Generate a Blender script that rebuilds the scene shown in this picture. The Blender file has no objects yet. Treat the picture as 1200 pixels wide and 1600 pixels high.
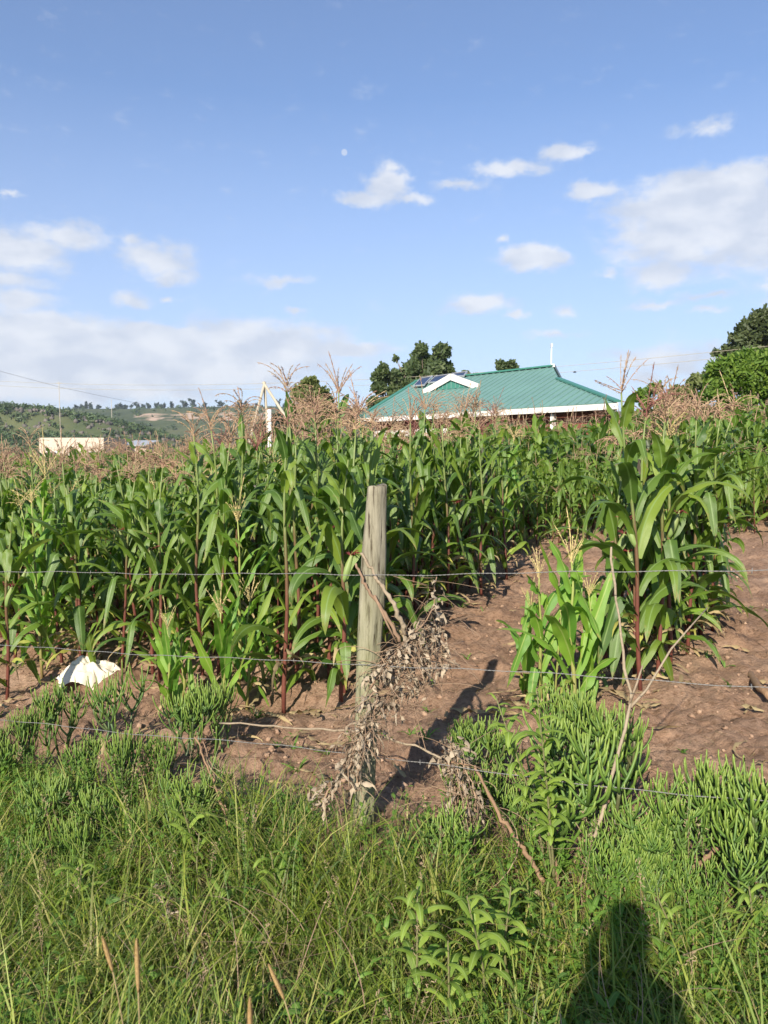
import bpy, math, random
import numpy as np
from mathutils import Vector, Matrix, Euler
R = math.radians
sc = bpy.context.scene
C = sc.collection
rnd = random.Random(7)
rg = np.random.default_rng(11)

# ------------------------------------------------------------------ camera, sky, sun, exposure
CAMH = 1.6
PITCH = math.atan(90/1200)
FPX = 1200.0
cam_d = bpy.data.cameras.new('camera')
cam = bpy.data.objects.new('camera', cam_d); C.objects.link(cam)
cam.location = (0, 0, CAMH)
cam.rotation_euler = (math.pi/2 - PITCH, 0, 0)
cam_d.sensor_fit = 'VERTICAL'; cam_d.sensor_height = 36; cam_d.sensor_width = 27
cam_d.lens = 27
cam_d.clip_start = 0.05; cam_d.clip_end = 9000
cam_d.dof.use_dof = True; cam_d.dof.focus_distance = 4.6; cam_d.dof.aperture_fstop = 12
sc.camera = cam
sc.render.resolution_x = 768; sc.render.resolution_y = 1024
sc.view_settings.view_transform = 'Standard'
sc.view_settings.look = 'None'
sc.view_settings.gamma = 1
sc.view_settings.use_curve_mapping = False
sc.view_settings.exposure = 0.80

SUN_EL = 29.0
SUN_AZ = 199.5          # compass bearing of the sun seen from the camera; the camera looks at 0 (= +Y)
sun_d = bpy.data.lights.new('sun', 'SUN'); sun = bpy.data.objects.new('sun', sun_d); C.objects.link(sun)
sun_d.energy = 5.0; sun_d.angle = R(0.55); sun_d.color = (1.0, 0.91, 0.77)
sdir = Vector((math.sin(R(SUN_AZ))*math.cos(R(SUN_EL)), math.cos(R(SUN_AZ))*math.cos(R(SUN_EL)), math.sin(R(SUN_EL))))
sun.rotation_euler = sdir.to_track_quat('Z', 'Y').to_euler()
sun.location = (-5, -15, 14)

FWD = np.array([0, math.cos(PITCH), -math.sin(PITCH)]); UP = np.array([0, math.sin(PITCH), math.cos(PITCH)])
def ray(px, py):
    return FWD + np.array([(px-600)/FPX, 0, 0]) + UP*(800-py)/FPX
def at(px, py, Y):
    d = ray(px, py)
    return np.array([0, 0, CAMH]) + d*(Y/d[1])

# world ------------------------------------------------------------
W = bpy.data.worlds.new('World'); sc.world = W; W.use_nodes = True
nt = W.node_tree; N = nt.nodes; N.clear()
def nd(tree, kind, **kw):
    n = tree.nodes.new(kind)
    for k, v in kw.items(): setattr(n, k, v)
    return n
def lk(tree, a, b): tree.links.new(a, b)
SKY_STR = 0.078
def build_world():
    out = nd(nt, 'ShaderNodeOutputWorld'); bg = nd(nt, 'ShaderNodeBackground'); bg.inputs[1].default_value = SKY_STR
    lk(nt, bg.outputs[0], out.inputs[0])
    sky = nd(nt, 'ShaderNodeTexSky', sky_type='NISHITA', sun_disc=False)
    sky.sun_elevation = R(SUN_EL); sky.sun_rotation = R(SUN_AZ); sky.altitude = 1800; sky.air_density = 1.25; sky.dust_density = 0.6; sky.ozone_density = 1.6
    tc = nd(nt, 'ShaderNodeTexCoord')
    nrm = nd(nt, 'ShaderNodeVectorMath', operation='NORMALIZE'); lk(nt, tc.outputs['Generated'], nrm.inputs[0])
    sp = nd(nt, 'ShaderNodeSeparateXYZ'); lk(nt, nrm.outputs[0], sp.inputs[0])
    def m(op, a, b=None, c=None):
        n = nd(nt, 'ShaderNodeMath', operation=op)
        for i, v in enumerate((a, b, c)):
            if v is None: continue
            if isinstance(v, (int, float)): n.inputs[i].default_value = v
            else: lk(nt, v, n.inputs[i])
        return n.outputs[0]
    az = m('MULTIPLY', m('ARCTAN2', sp.outputs[0], sp.outputs[1]), 57.2958)
    el = m('MULTIPLY', m('ARCSINE', sp.outputs[2]), 57.2958)
    cmb = nd(nt, 'ShaderNodeCombineXYZ'); lk(nt, az, cmb.inputs[0]); lk(nt, el, cmb.inputs[1])
    # warp
    ns = nd(nt, 'ShaderNodeTexNoise'); ns.inputs['Scale'].default_value = 0.55; ns.inputs['Detail'].default_value = 6; ns.inputs['Roughness'].default_value = 0.6
    lk(nt, cmb.outputs[0], ns.inputs['Vector'])
    sb = nd(nt, 'ShaderNodeVectorMath', operation='SUBTRACT'); lk(nt, ns.outputs['Color'], sb.inputs[0]); sb.inputs[1].default_value = (.5, .5, .5)
    ml = nd(nt, 'ShaderNodeVectorMath', operation='MULTIPLY'); lk(nt, sb.outputs[0], ml.inputs[0]); ml.inputs[1].default_value = (2.6, 1.5, 0)
    ad = nd(nt, 'ShaderNodeVectorMath', operation='ADD'); lk(nt, cmb.outputs[0], ad.inputs[0]); lk(nt, ml.outputs[0], ad.inputs[1])
    P = ad.outputs[0]
    def azel(px, py):
        d = ray(px, py); d = d/np.linalg.norm(d)
        return math.degrees(math.atan2(d[0], d[1])), math.degrees(math.asin(d[2]))
    # cloud banks: pixel centre, half sizes (pixels), strength
    cl = [(605,288,42,30,1.0),(570,312,50,15,.75),(640,312,40,9,.6),(612,265,20,14,.6),
          (830,405,60,22,1.05),(870,402,30,14,.8),(786,372,14,10,.5),
          (745,475,66,17,.8),(810,492,22,9,.7),(880,488,28,10,.45),(870,520,55,10,.4),
          (1090,325,150,52,1.1),(1180,350,120,70,1.1),(1060,375,110,44,.9),(1120,282,130,26,.9),(1035,430,66,24,.9),(925,298,50,15,.75),(945,425,26,10,.5),
          (1110,195,50,15,.45),(880,238,48,14,.75),(800,262,70,15,.75),(720,288,46,10,.6),
          (1020,478,50,9,.5),(1110,462,60,9,.5),(1100,485,40,8,.4),(1195,448,18,8,.5),
          (100,368,70,22,.8),(30,390,80,40,.8),(10,440,90,18,.5),(15,303,26,7,.55),
          (245,405,75,32,.7),(205,375,25,15,.5),(275,435,45,16,.6),(205,468,34,14,.6),(265,466,16,8,.6),
          (440,438,66,12,.45),(455,485,20,7,.4),
          (60,525,220,38,1.25),(240,525,110,24,1.4),(180,562,380,52,1.2),(60,600,300,32,1.1),(400,540,190,44,1.0),(530,545,120,16,.8),(-150,470,170,60,.8),(30,470,70,22,.6),
          (1060,560,120,28,.7),(1150,575,90,30,.6),(1330,420,140,60,.9),(1010,590,60,16,.5)]
    tot = None
    for (px, py, a, b, s) in cl:
        A, E = azel(px, py)
        s1 = nd(nt, 'ShaderNodeVectorMath', operation='SUBTRACT'); lk(nt, P, s1.inputs[0]); s1.inputs[1].default_value = (A, E, 0)
        k = .0477
        s2 = nd(nt, 'ShaderNodeVectorMath', operation='MULTIPLY'); lk(nt, s1.outputs[0], s2.inputs[0]); s2.inputs[1].default_value = (1/(a*k*1.35), 1/(b*k*1.35), 0)
        s3 = nd(nt, 'ShaderNodeVectorMath', operation='LENGTH'); lk(nt, s2.outputs[0], s3.inputs[0])
        s = s*.75+.33; v = m('MAXIMUM', m('MULTIPLY_ADD', s3.outputs['Value'], -s, s), 0)
        tot = v if tot is None else m('SMOOTH_MAX', tot, v, .15)
    # clouds elsewhere in the sky, same character
    n2 = nd(nt, 'ShaderNodeTexNoise'); n2.inputs['Scale'].default_value = 0.055; n2.inputs['Detail'].default_value = 3
    mp = nd(nt, 'ShaderNodeVectorMath', operation='MULTIPLY'); lk(nt, cmb.outputs[0], mp.inputs[0]); mp.inputs[1].default_value = (1, 2.6, 1); lk(nt, mp.outputs[0], n2.inputs['Vector'])
    mr = nd(nt, 'ShaderNodeMapRange', clamp=True); lk(nt, n2.outputs['Fac'], mr.inputs['Value']); mr.inputs[1].default_value = .52; mr.inputs[2].default_value = .75
    outm = nd(nt, 'ShaderNodeMapRange', clamp=True); lk(nt, m('ABSOLUTE', az), outm.inputs['Value']); outm.inputs[1].default_value = 34; outm.inputs[2].default_value = 48
    low = nd(nt, 'ShaderNodeMapRange', clamp=True); lk(nt, el, low.inputs['Value']); low.inputs[1].default_value = 60; low.inputs[2].default_value = 20
    tot = m('MAXIMUM', tot, m('MULTIPLY', m('MULTIPLY', mr.outputs[0], outm.outputs[0]), low.outputs[0]))
    # break the edges up
    n3 = nd(nt, 'ShaderNodeTexNoise'); n3.inputs['Scale'].default_value = 0.42; n3.inputs['Detail'].default_value = 8; n3.inputs['Roughness'].default_value = .62
    mp3 = nd(nt, 'ShaderNodeVectorMath', operation='MULTIPLY'); lk(nt, cmb.outputs[0], mp3.inputs[0]); mp3.inputs[1].default_value = (1, 1.9, 1); lk(nt, mp3.outputs[0], n3.inputs['Vector'])
    den = m('MINIMUM', m('SUBTRACT', tot, m('MULTIPLY', m('SUBTRACT', n3.outputs['Fac'], .33), 1.0)), m('MULTIPLY', tot, 2.5))
    dn = nd(nt, 'ShaderNodeMapRange', clamp=True, interpolation_type='SMOOTHSTEP'); lk(nt, den, dn.inputs['Value']); dn.inputs[1].default_value = 0; dn.inputs[2].default_value = .54; dn.inputs[4].default_value = .86
    # cloud body colour: bright tops, faint grey within
    n4 = nd(nt, 'ShaderNodeTexNoise'); n4.inputs['Scale'].default_value = 0.3; n4.inputs['Detail'].default_value = 4
    mp4 = nd(nt, 'ShaderNodeVectorMath', operation='ADD'); lk(nt, mp3.outputs[0], mp4.inputs[0]); mp4.inputs[1].default_value = (13, 4, 7); lk(nt, mp4.outputs[0], n4.inputs['Vector'])
    cr = nd(nt, 'ShaderNodeMapRange', clamp=True); lk(nt, n4.outputs['Fac'], cr.inputs['Value']); cr.inputs[1].default_value = .38; cr.inputs[2].default_value = .62
    cc = nd(nt, 'ShaderNodeMix', data_type='RGBA'); lk(nt, cr.outputs[0], cc.inputs[0]); cc.inputs[6].default_value = (5.1, 5.5, 6.3, 1); cc.inputs[7].default_value = (6.6, 6.8, 7.2, 1)
    # sky colour: the camera's blue
    tint = nd(nt, 'ShaderNodeMix', data_type='RGBA', blend_type='MULTIPLY'); tint.inputs[0].default_value = 1; lk(nt, sky.outputs[0], tint.inputs[6]); tint.inputs[7].default_value = (.93, 1.07, 1.28, 1)
    thin = nd(nt, 'ShaderNodeMapRange', clamp=True); lk(nt, el, thin.inputs['Value']); thin.inputs[1].default_value = 24; thin.inputs[2].default_value = 0; thin.inputs[3].default_value = 0.10; thin.inputs[4].default_value = .75
    veil = nd(nt, 'ShaderNodeMix', data_type='RGBA'); lk(nt, thin.outputs[0], veil.inputs[0]); lk(nt, tint.outputs[2], veil.inputs[6]); veil.inputs[7].default_value = (4.7, 5.25, 7.0, 1)
    mx = nd(nt, 'ShaderNodeMix', data_type='RGBA'); lk(nt, dn.outputs[0], mx.inputs[0]); lk(nt, veil.outputs[2], mx.inputs[6]); lk(nt, cc.outputs[2], mx.inputs[7])
    lk(nt, mx.outputs[2], bg.inputs[0])
build_world()

# ------------------------------------------------------------------ helpers
def sstep(a, b, x):
    t = np.clip((x-a)/(b-a), 0, 1); return t*t*(3-2*t)
def hash2(i, j, s=0):
    n = (i.astype(np.int64)*374761393 + j.astype(np.int64)*668265263 + s*974634777) & 0x7fffffff
    n = ((n ^ (n >> 13))*1274126177) & 0x7fffffff
    return ((n ^ (n >> 16)) & 0xffff)/65535.0
def vnoise(x, y, s=0):
    x = np.asarray(x, float); y = np.asarray(y, float)
    i = np.floor(x); j = np.floor(y); fx = x-i; fy = y-j
    fx = fx*fx*(3-2*fx); fy = fy*fy*(3-2*fy)
    a = hash2(i, j, s); b = hash2(i+1, j, s); c = hash2(i, j+1, s); d = hash2(i+1, j+1, s)
    return (a*(1-fx)+b*fx)*(1-fy)+(c*(1-fx)+d*fx)*fy - .5
def fbm(x, y, o=4, s=0):
    v = 0; a = 1
    for k in range(o):
        v = v + a*vnoise(x*2**k+k*17.3, y*2**k-k*9.1, s+k); a *= .5
    return v

FN = np.array([.423, .906]); FU = np.array([.906, -.423])     # fence normal (away from camera) and direction (to the right)
FP = np.array([-.09, 3.2])                                     # the fence passes here
def ft(x, y): return (x-FP[0])*FN[0] + (y-FP[1])*FN[1]         # metres beyond the fence line
def zland(x, y):
    x = np.asarray(x, float); y = np.asarray(y, float)
    z = .075*8*np.tanh(x/8)
    t = ft(x, y)
    z = z - .16*(1-sstep(-.75, .05, t))
    far = sstep(60, 160, np.hypot(x, y))
    return z*(1-far) - .5*far
def zsoil(x, y):
    t = ft(x, y)
    fld = sstep(-.1, .4, t)
    r = np.hypot(x, y)
    nearf = 1-sstep(18, 45, r)
    z = zland(x, y)
    z = z + nearf*(.055*fbm(x*1.3, y*1.3, 3, 5) + .045*fbm(x*4.5, y*4.5, 3, 9)*(.4+fld) + .030*(fbm(x*13, y*13, 4, 21)+.15-np.abs(fbm(x*9,y*9,2,33)))*(.35+fld))
    # maize rows are earthed up, parallel to the fence
    rowz = .5+.5*np.cos((t-1.62)/.62*2*math.pi)
    inrow = sstep(1.0, 1.5, t)*(1-sstep(7, 12, t))*(1-sstep(-.35, .25, x-(.34*(y-4.9)-.1)))
    z = z + nearf*.09*(rowz-.4)*inrow
    return z
def gz(x, y): return float(zsoil(x, y))
def ground(px, py):
    d = ray(px, py); t = .5; o = np.array([0, 0, CAMH])
    for k in range(4000):
        p = o+d*t
        if p[2] <= float(zland(p[0], p[1])): break
        t += .01 if t < 20 else .05
    return float(p[0]), float(p[1])

class MB:
    """collects grids of quads"""
    def __init__(s): s.v = []; s.f = []; s.uv = []; s.a = []; s.mi = []; s.n = 0
    def grid(s, P, wrap=False, tv=0.0, mi=0):
        P = np.asarray(P, float)
        if P.ndim == 3: P = P[None]
        B, m, n, _ = P.shape
        idx = s.n+np.arange(B*m*n).reshape(B, m, n)
        if wrap: idx2 = np.concatenate([idx, idx[:, :, :1]], 2)
        else: idx2 = idx
        f = np.stack([idx2[:, :-1, :-1], idx2[:, :-1, 1:], idx2[:, 1:, 1:], idx2[:, 1:, :-1]], -1).reshape(-1, 4)
        nn = idx2.shape[2]
        U = np.linspace(0, 1, nn); V = np.linspace(0, 1, m)
        uu, vv = np.meshgrid(U, V)
        q = np.stack([uu, vv], -1)
        fq = np.stack([q[:-1, :-1], q[:-1, 1:], q[1:, 1:], q[1:, :-1]], 2).reshape(-1, 4, 2)
        s.uv.append(np.tile(fq, (B, 1, 1)).reshape(-1, 2))
        s.v.append(P.reshape(-1, 3)); s.f.append(f); s.n += B*m*n
        tv = np.broadcast_to(np.asarray(tv, float).reshape(-1, 1), (B, m*n)).reshape(-1) if np.size(tv) in (1, B) else np.asarray(tv).reshape(-1)
        s.a.append(tv); s.mi.append(np.full(len(f), mi))
        return s
    def tube(s, pts, rad, sides=6, tv=0.0, mi=0, cap=True):
        pts = np.asarray(pts, float); m = len(pts)
        rad = np.broadcast_to(np.asarray(rad, float), (m,)).copy()
        T = np.gradient(pts, axis=0); T /= np.linalg.norm(T, axis=1)[:, None]+1e-12
        ref = np.array([0, 0, 1.]) if abs(T[0, 2]) < .8 else np.array([1., 0, 0])
        A = np.cross(T, ref); A /= np.linalg.norm(A, axis=1)[:, None]+1e-9
        Bv = np.cross(T, A)
        if cap:
            pts = np.concatenate([pts[:1], pts, pts[-1:]]); rad = np.concatenate([[1e-5], rad, [1e-5]])
            A = np.concatenate([A[:1], A, A[-1:]]); Bv = np.concatenate([Bv[:1], Bv, Bv[-1:]])
        th = np.arange(sides)/sides*2*math.pi
        P = pts[:, None]+rad[:, None, None]*(A[:, None]*np.cos(th)[None, :, None]+Bv[:, None]*np.sin(th)[None, :, None])
        return s.grid(P, True, tv, mi)
    def box(s, c, sz, ax=None, tv=0.0, mi=0):
        c = np.asarray(c, float); h = np.asarray(sz, float)/2
        k = np.array([[x, y, z] for x in (-1, 1) for y in (-1, 1) for z in (-1, 1)], float)*h
        if ax is not None: k = k@np.asarray(ax, float)
        q = k+c
        s.poly(q, [(0, 1, 3, 2), (4, 6, 7, 5), (0, 4, 5, 1), (2, 3, 7, 6), (0, 2, 6, 4), (1, 5, 7, 3)], tv, mi)
        return s
    def poly(s, v, quads, tv=0.0, mi=0):
        v = np.asarray(v, float); f = np.asarray(quads)+s.n
        s.v.append(v); s.f.append(f); s.n += len(v)
        s.uv.append(np.tile(np.array([[0, 0], [1, 0], [1, 1], [0, 1.]]), (len(f), 1)))
        s.a.append(np.full(len(v), float(tv))); s.mi.append(np.full(len(f), mi)); return s
    def add(s, o, M=None, tv=0.0):
        """append another MB transformed by 4x4 numpy"""
        for v, f, uv, a, mi in zip(*[o.v, o.f, o.uv, o.a, o.mi]): pass
        V, F, UV, A, MI = o.arr()
        if M is not None: V = V@M[:3, :3].T+M[:3, 3]
        s.v.append(V); s.f.append(F+s.n); s.uv.append(UV); s.a.append(A+tv); s.mi.append(MI); s.n += len(V)
        return s
    def arr(s):
        return np.concatenate(s.v), np.concatenate(s.f), np.concatenate(s.uv), np.concatenate(s.a), np.concatenate(s.mi)
    def mesh(s, name, mats, smooth=True):
        V, F, UV, A, MI = s.arr()
        me = bpy.data.meshes.new(name)
        me.vertices.add(len(V)); me.vertices.foreach_set('co', V.astype(np.float32).ravel())
        me.loops.add(F.size); me.loops.foreach_set('vertex_index', F.astype(np.int32).ravel())
        me.polygons.add(len(F)); me.polygons.foreach_set('loop_start', (np.arange(len(F))*4).astype(np.int32))
        try: me.polygons.foreach_set('loop_total', np.full(len(F), 4, np.int32))
        except Exception: pass
        uvl = me.uv_layers.new(name='uv'); uvl.data.foreach_set('uv', UV.astype(np.float32).ravel())
        at_ = me.attributes.new('tv', 'FLOAT', 'POINT'); at_.data.foreach_set('value', A.astype(np.float32))
        if not isinstance(mats, (list, tuple)): mats = [mats]
        for m_ in mats: me.materials.append(m_)
        me.polygons.foreach_set('material_index', MI.astype(np.int32))
        me.polygons.foreach_set('use_smooth', np.full(len(F), smooth))
        me.update(calc_edges=True); me.validate()
        return me
    def obj(s, name, mats, parent=None, smooth=True):
        o = bpy.data.objects.new(name, s.mesh(name, mats, smooth)); C.objects.link(o)
        if parent is not None: o.parent = parent
        return o
def tag(o, label=None, cat=None, group=None, kind=None):
    if label: o['label'] = label
    if cat: o['category'] = cat
    if group: o['group'] = group
    if kind: o['kind'] = kind
    return o
def empty(name, loc, label, cat, group=None, rz=0):
    o = bpy.data.objects.new(name, None); C.objects.link(o); o.location = loc; o.rotation_euler = (0, 0, rz); o.empty_display_size = .1
    return tag(o, label, cat, group)
def loc(o):
    return np.array(o.location)

# ------------------------------------------------------------------ materials
def mat(name, col, col2=None, rough=.7, trans=0.0, tcol=None, rib=None, tip=None, noise=0, nscale=8, bump=0, bscale=30, spec=.4, vgrad=None, metal=0, rampvar=None, vein=False):
    m = bpy.data.materials.new(name); m.use_nodes = True
    t = m.node_tree; t.nodes.clear()
    out = nd(t, 'ShaderNodeOutputMaterial'); pr = nd(t, 'ShaderNodeBsdfPrincipled')
    pr.inputs['Roughness'].default_value = rough; pr.inputs['Specular IOR Level'].default_value = spec; pr.inputs['Metallic'].default_value = metal
    def mixc(f, a, b, blend='MIX'):
        n = nd(t, 'ShaderNodeMix', data_type='RGBA', blend_type=blend)
        for i, v in ((0, f), (6, a), (7, b)):
            if isinstance(v, (int, float)): n.inputs[i].default_value = v
            elif isinstance(v, tuple): n.inputs[i].default_value = (*v, 1)
            else: lk(t, v, n.inputs[i])
        return n.outputs[2]
    def ma(op, a, b=None, c=None):
        n = nd(t, 'ShaderNodeMath', operation=op)
        for i, v in enumerate((a, b, c)):
            if v is None: continue
            if isinstance(v, (int, float)): n.inputs[i].default_value = v
            else: lk(t, v, n.inputs[i])
        return n.outputs[0]
    col_o = col
    if col2:
        oi = nd(t, 'ShaderNodeObjectInfo'); at_ = nd(t, 'ShaderNodeAttribute', attribute_name='tv')
        f = ma('FRACT', ma('ADD', oi.outputs['Random'], at_.outputs['Fac']))
        if rampvar:
            cr = nd(t, 'ShaderNodeValToRGB'); lk(t, f, cr.inputs[0])
            els = cr.color_ramp.elements
            els[0].position = 0; els[0].color = (*rampvar[0], 1); els[1].position = 1; els[1].color = (*rampvar[-1], 1)
            for i, c in enumerate(rampvar[1:-1]):
                e = els.new((i+1)/(len(rampvar)-1)); e.color = (*c, 1)
            col_o = cr.outputs[0]
        else: col_o = mixc(f, col, col2)
    uvn = None
    if rib or tip or vgrad or vein:
        uvn = nd(t, 'ShaderNodeUVMap'); uvn.uv_map = 'uv'; s = nd(t, 'ShaderNodeSeparateXYZ'); lk(t, uvn.outputs[0], s.inputs[0])
    if vgrad:     # list of (pos, colour): colour along the length, mixed by its own amount
        cr = nd(t, 'ShaderNodeValToRGB'); els = cr.color_ramp.elements
        els[0].position = vgrad[0][0]; els[0].color = (*vgrad[0][1], 1); els[1].position = vgrad[-1][0]; els[1].color = (*vgrad[-1][1], 1)
        for p, c in vgrad[1:-1]:
            e = els.new(p); e.color = (*c, 1)
        nn = nd(t, 'ShaderNodeTexNoise'); nn.inputs['Scale'].default_value = 6
        lk(t, ma('ADD', s.outputs[1], ma('MULTIPLY', ma('SUBTRACT', nn.outputs['Fac'], .5), .35)), cr.inputs[0])
        col_o = mixc(.85, col_o, cr.outputs[0])
    if rib:
        mr = nd(t, 'ShaderNodeMapRange', clamp=True); lk(t, ma('ABSOLUTE', ma('SUBTRACT', s.outputs[0], .5)), mr.inputs['Value'])
        mr.inputs[1].default_value = .075; mr.inputs[2].default_value = .03; mr.inputs[4].default_value = .8
        col_o = mixc(mr.outputs[0], col_o, rib)
    if tip:
        nn = nd(t, 'ShaderNodeTexNoise'); nn.inputs['Scale'].default_value = 9; nn.inputs['Detail'].default_value = 4
        mr = nd(t, 'ShaderNodeMapRange', clamp=True); lk(t, ma('ADD', s.outputs[1], ma('MULTIPLY', ma('SUBTRACT', nn.outputs['Fac'], .5), .6)), mr.inputs['Value'])
        mr.inputs[1].default_value = .88; mr.inputs[2].default_value = 1.10
        col_o = mixc(mr.outputs[0], col_o, tip)
    if noise:
        nn = nd(t, 'ShaderNodeTexNoise'); nn.inputs['Scale'].default_value = nscale; nn.inputs['Detail'].default_value = 6; nn.inputs['Roughness'].default_value = .65
        tco = nd(t, 'ShaderNodeTexCoord'); lk(t, tco.outputs['Object'], nn.inputs['Vector'])
        v = ma('ADD', ma('MULTIPLY', ma('SUBTRACT', nn.outputs['Fac'], .5), noise*2), 1.0)
        cb = nd(t, 'ShaderNodeCombineColor'); [lk(t, v, cb.inputs[i]) for i in range(3)]
        col_o = mixc(1.0, col_o, cb.outputs[0], 'MULTIPLY')
    if isinstance(col_o, tuple): pr.inputs['Base Color'].default_value = (*col_o, 1)
    else: lk(t, col_o, pr.inputs['Base Color'])
    if vein:
        wv = nd(t, 'ShaderNodeMath', operation='SINE'); lk(t, ma('MULTIPLY', s.outputs[0], 110), wv.inputs[0])
        bp = nd(t, 'ShaderNodeBump'); bp.inputs['Strength'].default_value = .25; bp.inputs['Distance'].default_value = .002; lk(t, wv.outputs[0], bp.inputs['Height']); lk(t, bp.outputs[0], pr.inputs['Normal'])
    if bump:
        bn = nd(t, 'ShaderNodeTexNoise'); bn.inputs['Scale'].default_value = bscale; bn.inputs['Detail'].default_value = 6
        tco = nd(t, 'ShaderNodeTexCoord'); lk(t, tco.outputs['Object'], bn.inputs['Vector'])
        bp = nd(t, 'ShaderNodeBump'); bp.inputs['Strength'].default_value = bump; bp.inputs['Distance'].default_value = .02; lk(t, bn.outputs['Fac'], bp.inputs['Height']); lk(t, bp.outputs[0], pr.inputs['Normal'])
    sh = pr.outputs[0]
    if trans:
        tr = nd(t, 'ShaderNodeBsdfTranslucent')
        g = mixc(1.0, col_o, tcol or (1.6, 1.9, .7), 'MULTIPLY')
        lk(t, g, tr.inputs[0])
        mx = nd(t, 'ShaderNodeMixShader'); mx.inputs[0].default_value = trans; lk(t, sh, mx.inputs[1]); lk(t, tr.outputs[0], mx.inputs[2]); sh = mx.outputs[0]
    lk(t, sh, out.inputs[0])
    return m
M = {}
M['leaf'] = mat('maize_leaf', (0,0,0), (0,0,0), rough=.44, trans=.28, rib=(.20,.30,.10), tip=(.30,.22,.09), spec=.5, vein=True, noise=.12, nscale=14,
                rampvar=[(.080,.150,.020),(.110,.185,.022),(.056,.118,.022),(.145,.225,.028),(.082,.150,.022),(.19,.265,.034),(.066,.130,.020)])
M['leaf_young'] = mat('young_maize_leaf', (0,0,0), (0,0,0), rough=.45, trans=.32, rib=(.34,.42,.12), tip=(.4,.3,.1), vein=True,
                rampvar=[(.15,.29,.035),(.20,.34,.04),(.10,.23,.035),(.17,.31,.04)])
M['leaf_purple'] = mat('purple_maize_leaf', (0,0,0), (0,0,0), rough=.4, trans=.15, tcol=(1.2,1.,.8), rib=(.14,.16,.08), vein=True,
                rampvar=[(.050,.075,.030),(.065,.045,.035),(.055,.10,.035)])
M['dry_leaf'] = mat('dry_leaf', (.30,.22,.12), (.42,.33,.17), rough=.8, trans=.2, tcol=(1.2,1.1,.8), noise=.3, nscale=12)
M['yellow_leaf'] = mat('yellowing_leaf', (.38,.36,.08), (.25,.33,.06), rough=.6, trans=.3, tcol=(1.3,1.3,.7), noise=.3, nscale=10)
M['stalk'] = mat('maize_stalk', (.15,.20,.06), (.12,.17,.05), rough=.45, vgrad=[(0,(.15,.022,.030)),(.35,(.13,.022,.028)),(.55,(.12,.07,.035)),(.7,(.15,.20,.055)),(1,(.18,.22,.07))], noise=.45, nscale=20)
M['stalk_green'] = mat('green_maize_stalk', (.2,.24,.07), (.15,.2,.05), rough=.45, vgrad=[(0,(.17,.06,.04)),(.2,(.24,.22,.07)),(1,(.26,.32,.08))], noise=.2, nscale=20)
M['tassel'] = mat('maize_tassel', (.27,.15,.11), (.40,.27,.17), rough=.8, trans=.12, tcol=(1.1,1,.9), noise=.35, nscale=60,
                rampvar=[(.34,.21,.15),(.42,.29,.18),(.25,.13,.10),(.46,.35,.20),(.36,.22,.15)])
M['tassel_dark'] = mat('dark_tassel', (.17,.06,.055), (.26,.12,.09), rough=.8, noise=.35, nscale=60)
M['tassel_pale'] = mat('pale_tassel', (.50,.42,.17), (.46,.36,.18), rough=.8, noise=.3, nscale=60)
M['husk'] = mat('husk', (.16,.24,.07), (.22,.28,.09), rough=.55, vgrad=[(0,(.14,.24,.06)),(.8,(.22,.26,.09)),(1,(.3,.08,.06))])
M['silk'] = mat('silk', (.20,.02,.025), (.14,.02,.03), rough=.6)
M['euph'] = mat('pencil_stem', (0,0,0), (0,0,0), rough=.5, vgrad=None, rampvar=[(.07,.13,.03),(.11,.18,.035),(.05,.10,.03),(.13,.13,.06)], noise=.3, nscale=20, spec=.4)
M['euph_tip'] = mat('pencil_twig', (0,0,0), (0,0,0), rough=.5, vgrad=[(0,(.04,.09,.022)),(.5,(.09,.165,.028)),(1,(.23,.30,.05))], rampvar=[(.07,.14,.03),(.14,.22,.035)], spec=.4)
M['grass'] = mat('grass_blade', (0,0,0), (0,0,0), rough=.5, trans=.35, vgrad=None, rampvar=[(.13,.195,.026),(.20,.26,.034),(.28,.32,.055),(.065,.125,.035),(.38,.34,.12),(.16,.225,.028),(.20,.27,.06),(.085,.155,.028)], spec=.35)
M['drygrass'] = mat('dry_grass_blade', (.38,.30,.15), (.24,.18,.09), rough=.8, trans=.2, tcol=(1.1,1.05,.8))
M['herb'] = mat('herb_leaf', (0,0,0), (0,0,0), rough=.55, trans=.35, rampvar=[(.10,.20,.03),(.15,.27,.04),(.08,.16,.035)], rib=(.24,.33,.10))
M['broad'] = mat('broad_leaf', (0,0,0), (0,0,0), rough=.65, trans=.32, rampvar=[(.165,.25,.035),(.235,.325,.05),(.125,.205,.03),(.20,.28,.04)], rib=(.30,.40,.13), noise=.12, nscale=25)
M['broadstem'] = mat('weed_stem', (.16,.16,.07), (.13,.12,.05), rough=.7)
M['deadweed'] = mat('withered_leaf', (.26,.205,.145), (.40,.33,.24), rough=.9, trans=.1, tcol=(1,1,1), noise=.35, nscale=40)
M['deadstem'] = mat('dead_stem', (.24,.155,.10), (.33,.23,.15), rough=.85, noise=.3, nscale=30)
M['stick'] = mat('bleached_stick', (.30,.24,.165), (.25,.19,.13), rough=.75, noise=.3, nscale=18, bump=.4, bscale=60)
M['darkstick'] = mat('brown_stick', (.26,.16,.09), (.21,.13,.08), rough=.8, noise=.35, nscale=14, bump=.5, bscale=50)
M['wire'] = mat('galvanised_wire', (.24,.235,.225), rough=.6, metal=.4)
M['roof'] = mat('green_iron_sheet', (.135,.25,.225), rough=.42, noise=.26, nscale=.55, spec=.5)
M['roofcap'] = mat('roof_cap', (.05,.19,.145), rough=.45)
M['fascia'] = mat('white_fascia', (.64,.62,.58), rough=.6, noise=.16, nscale=1.5)
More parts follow.
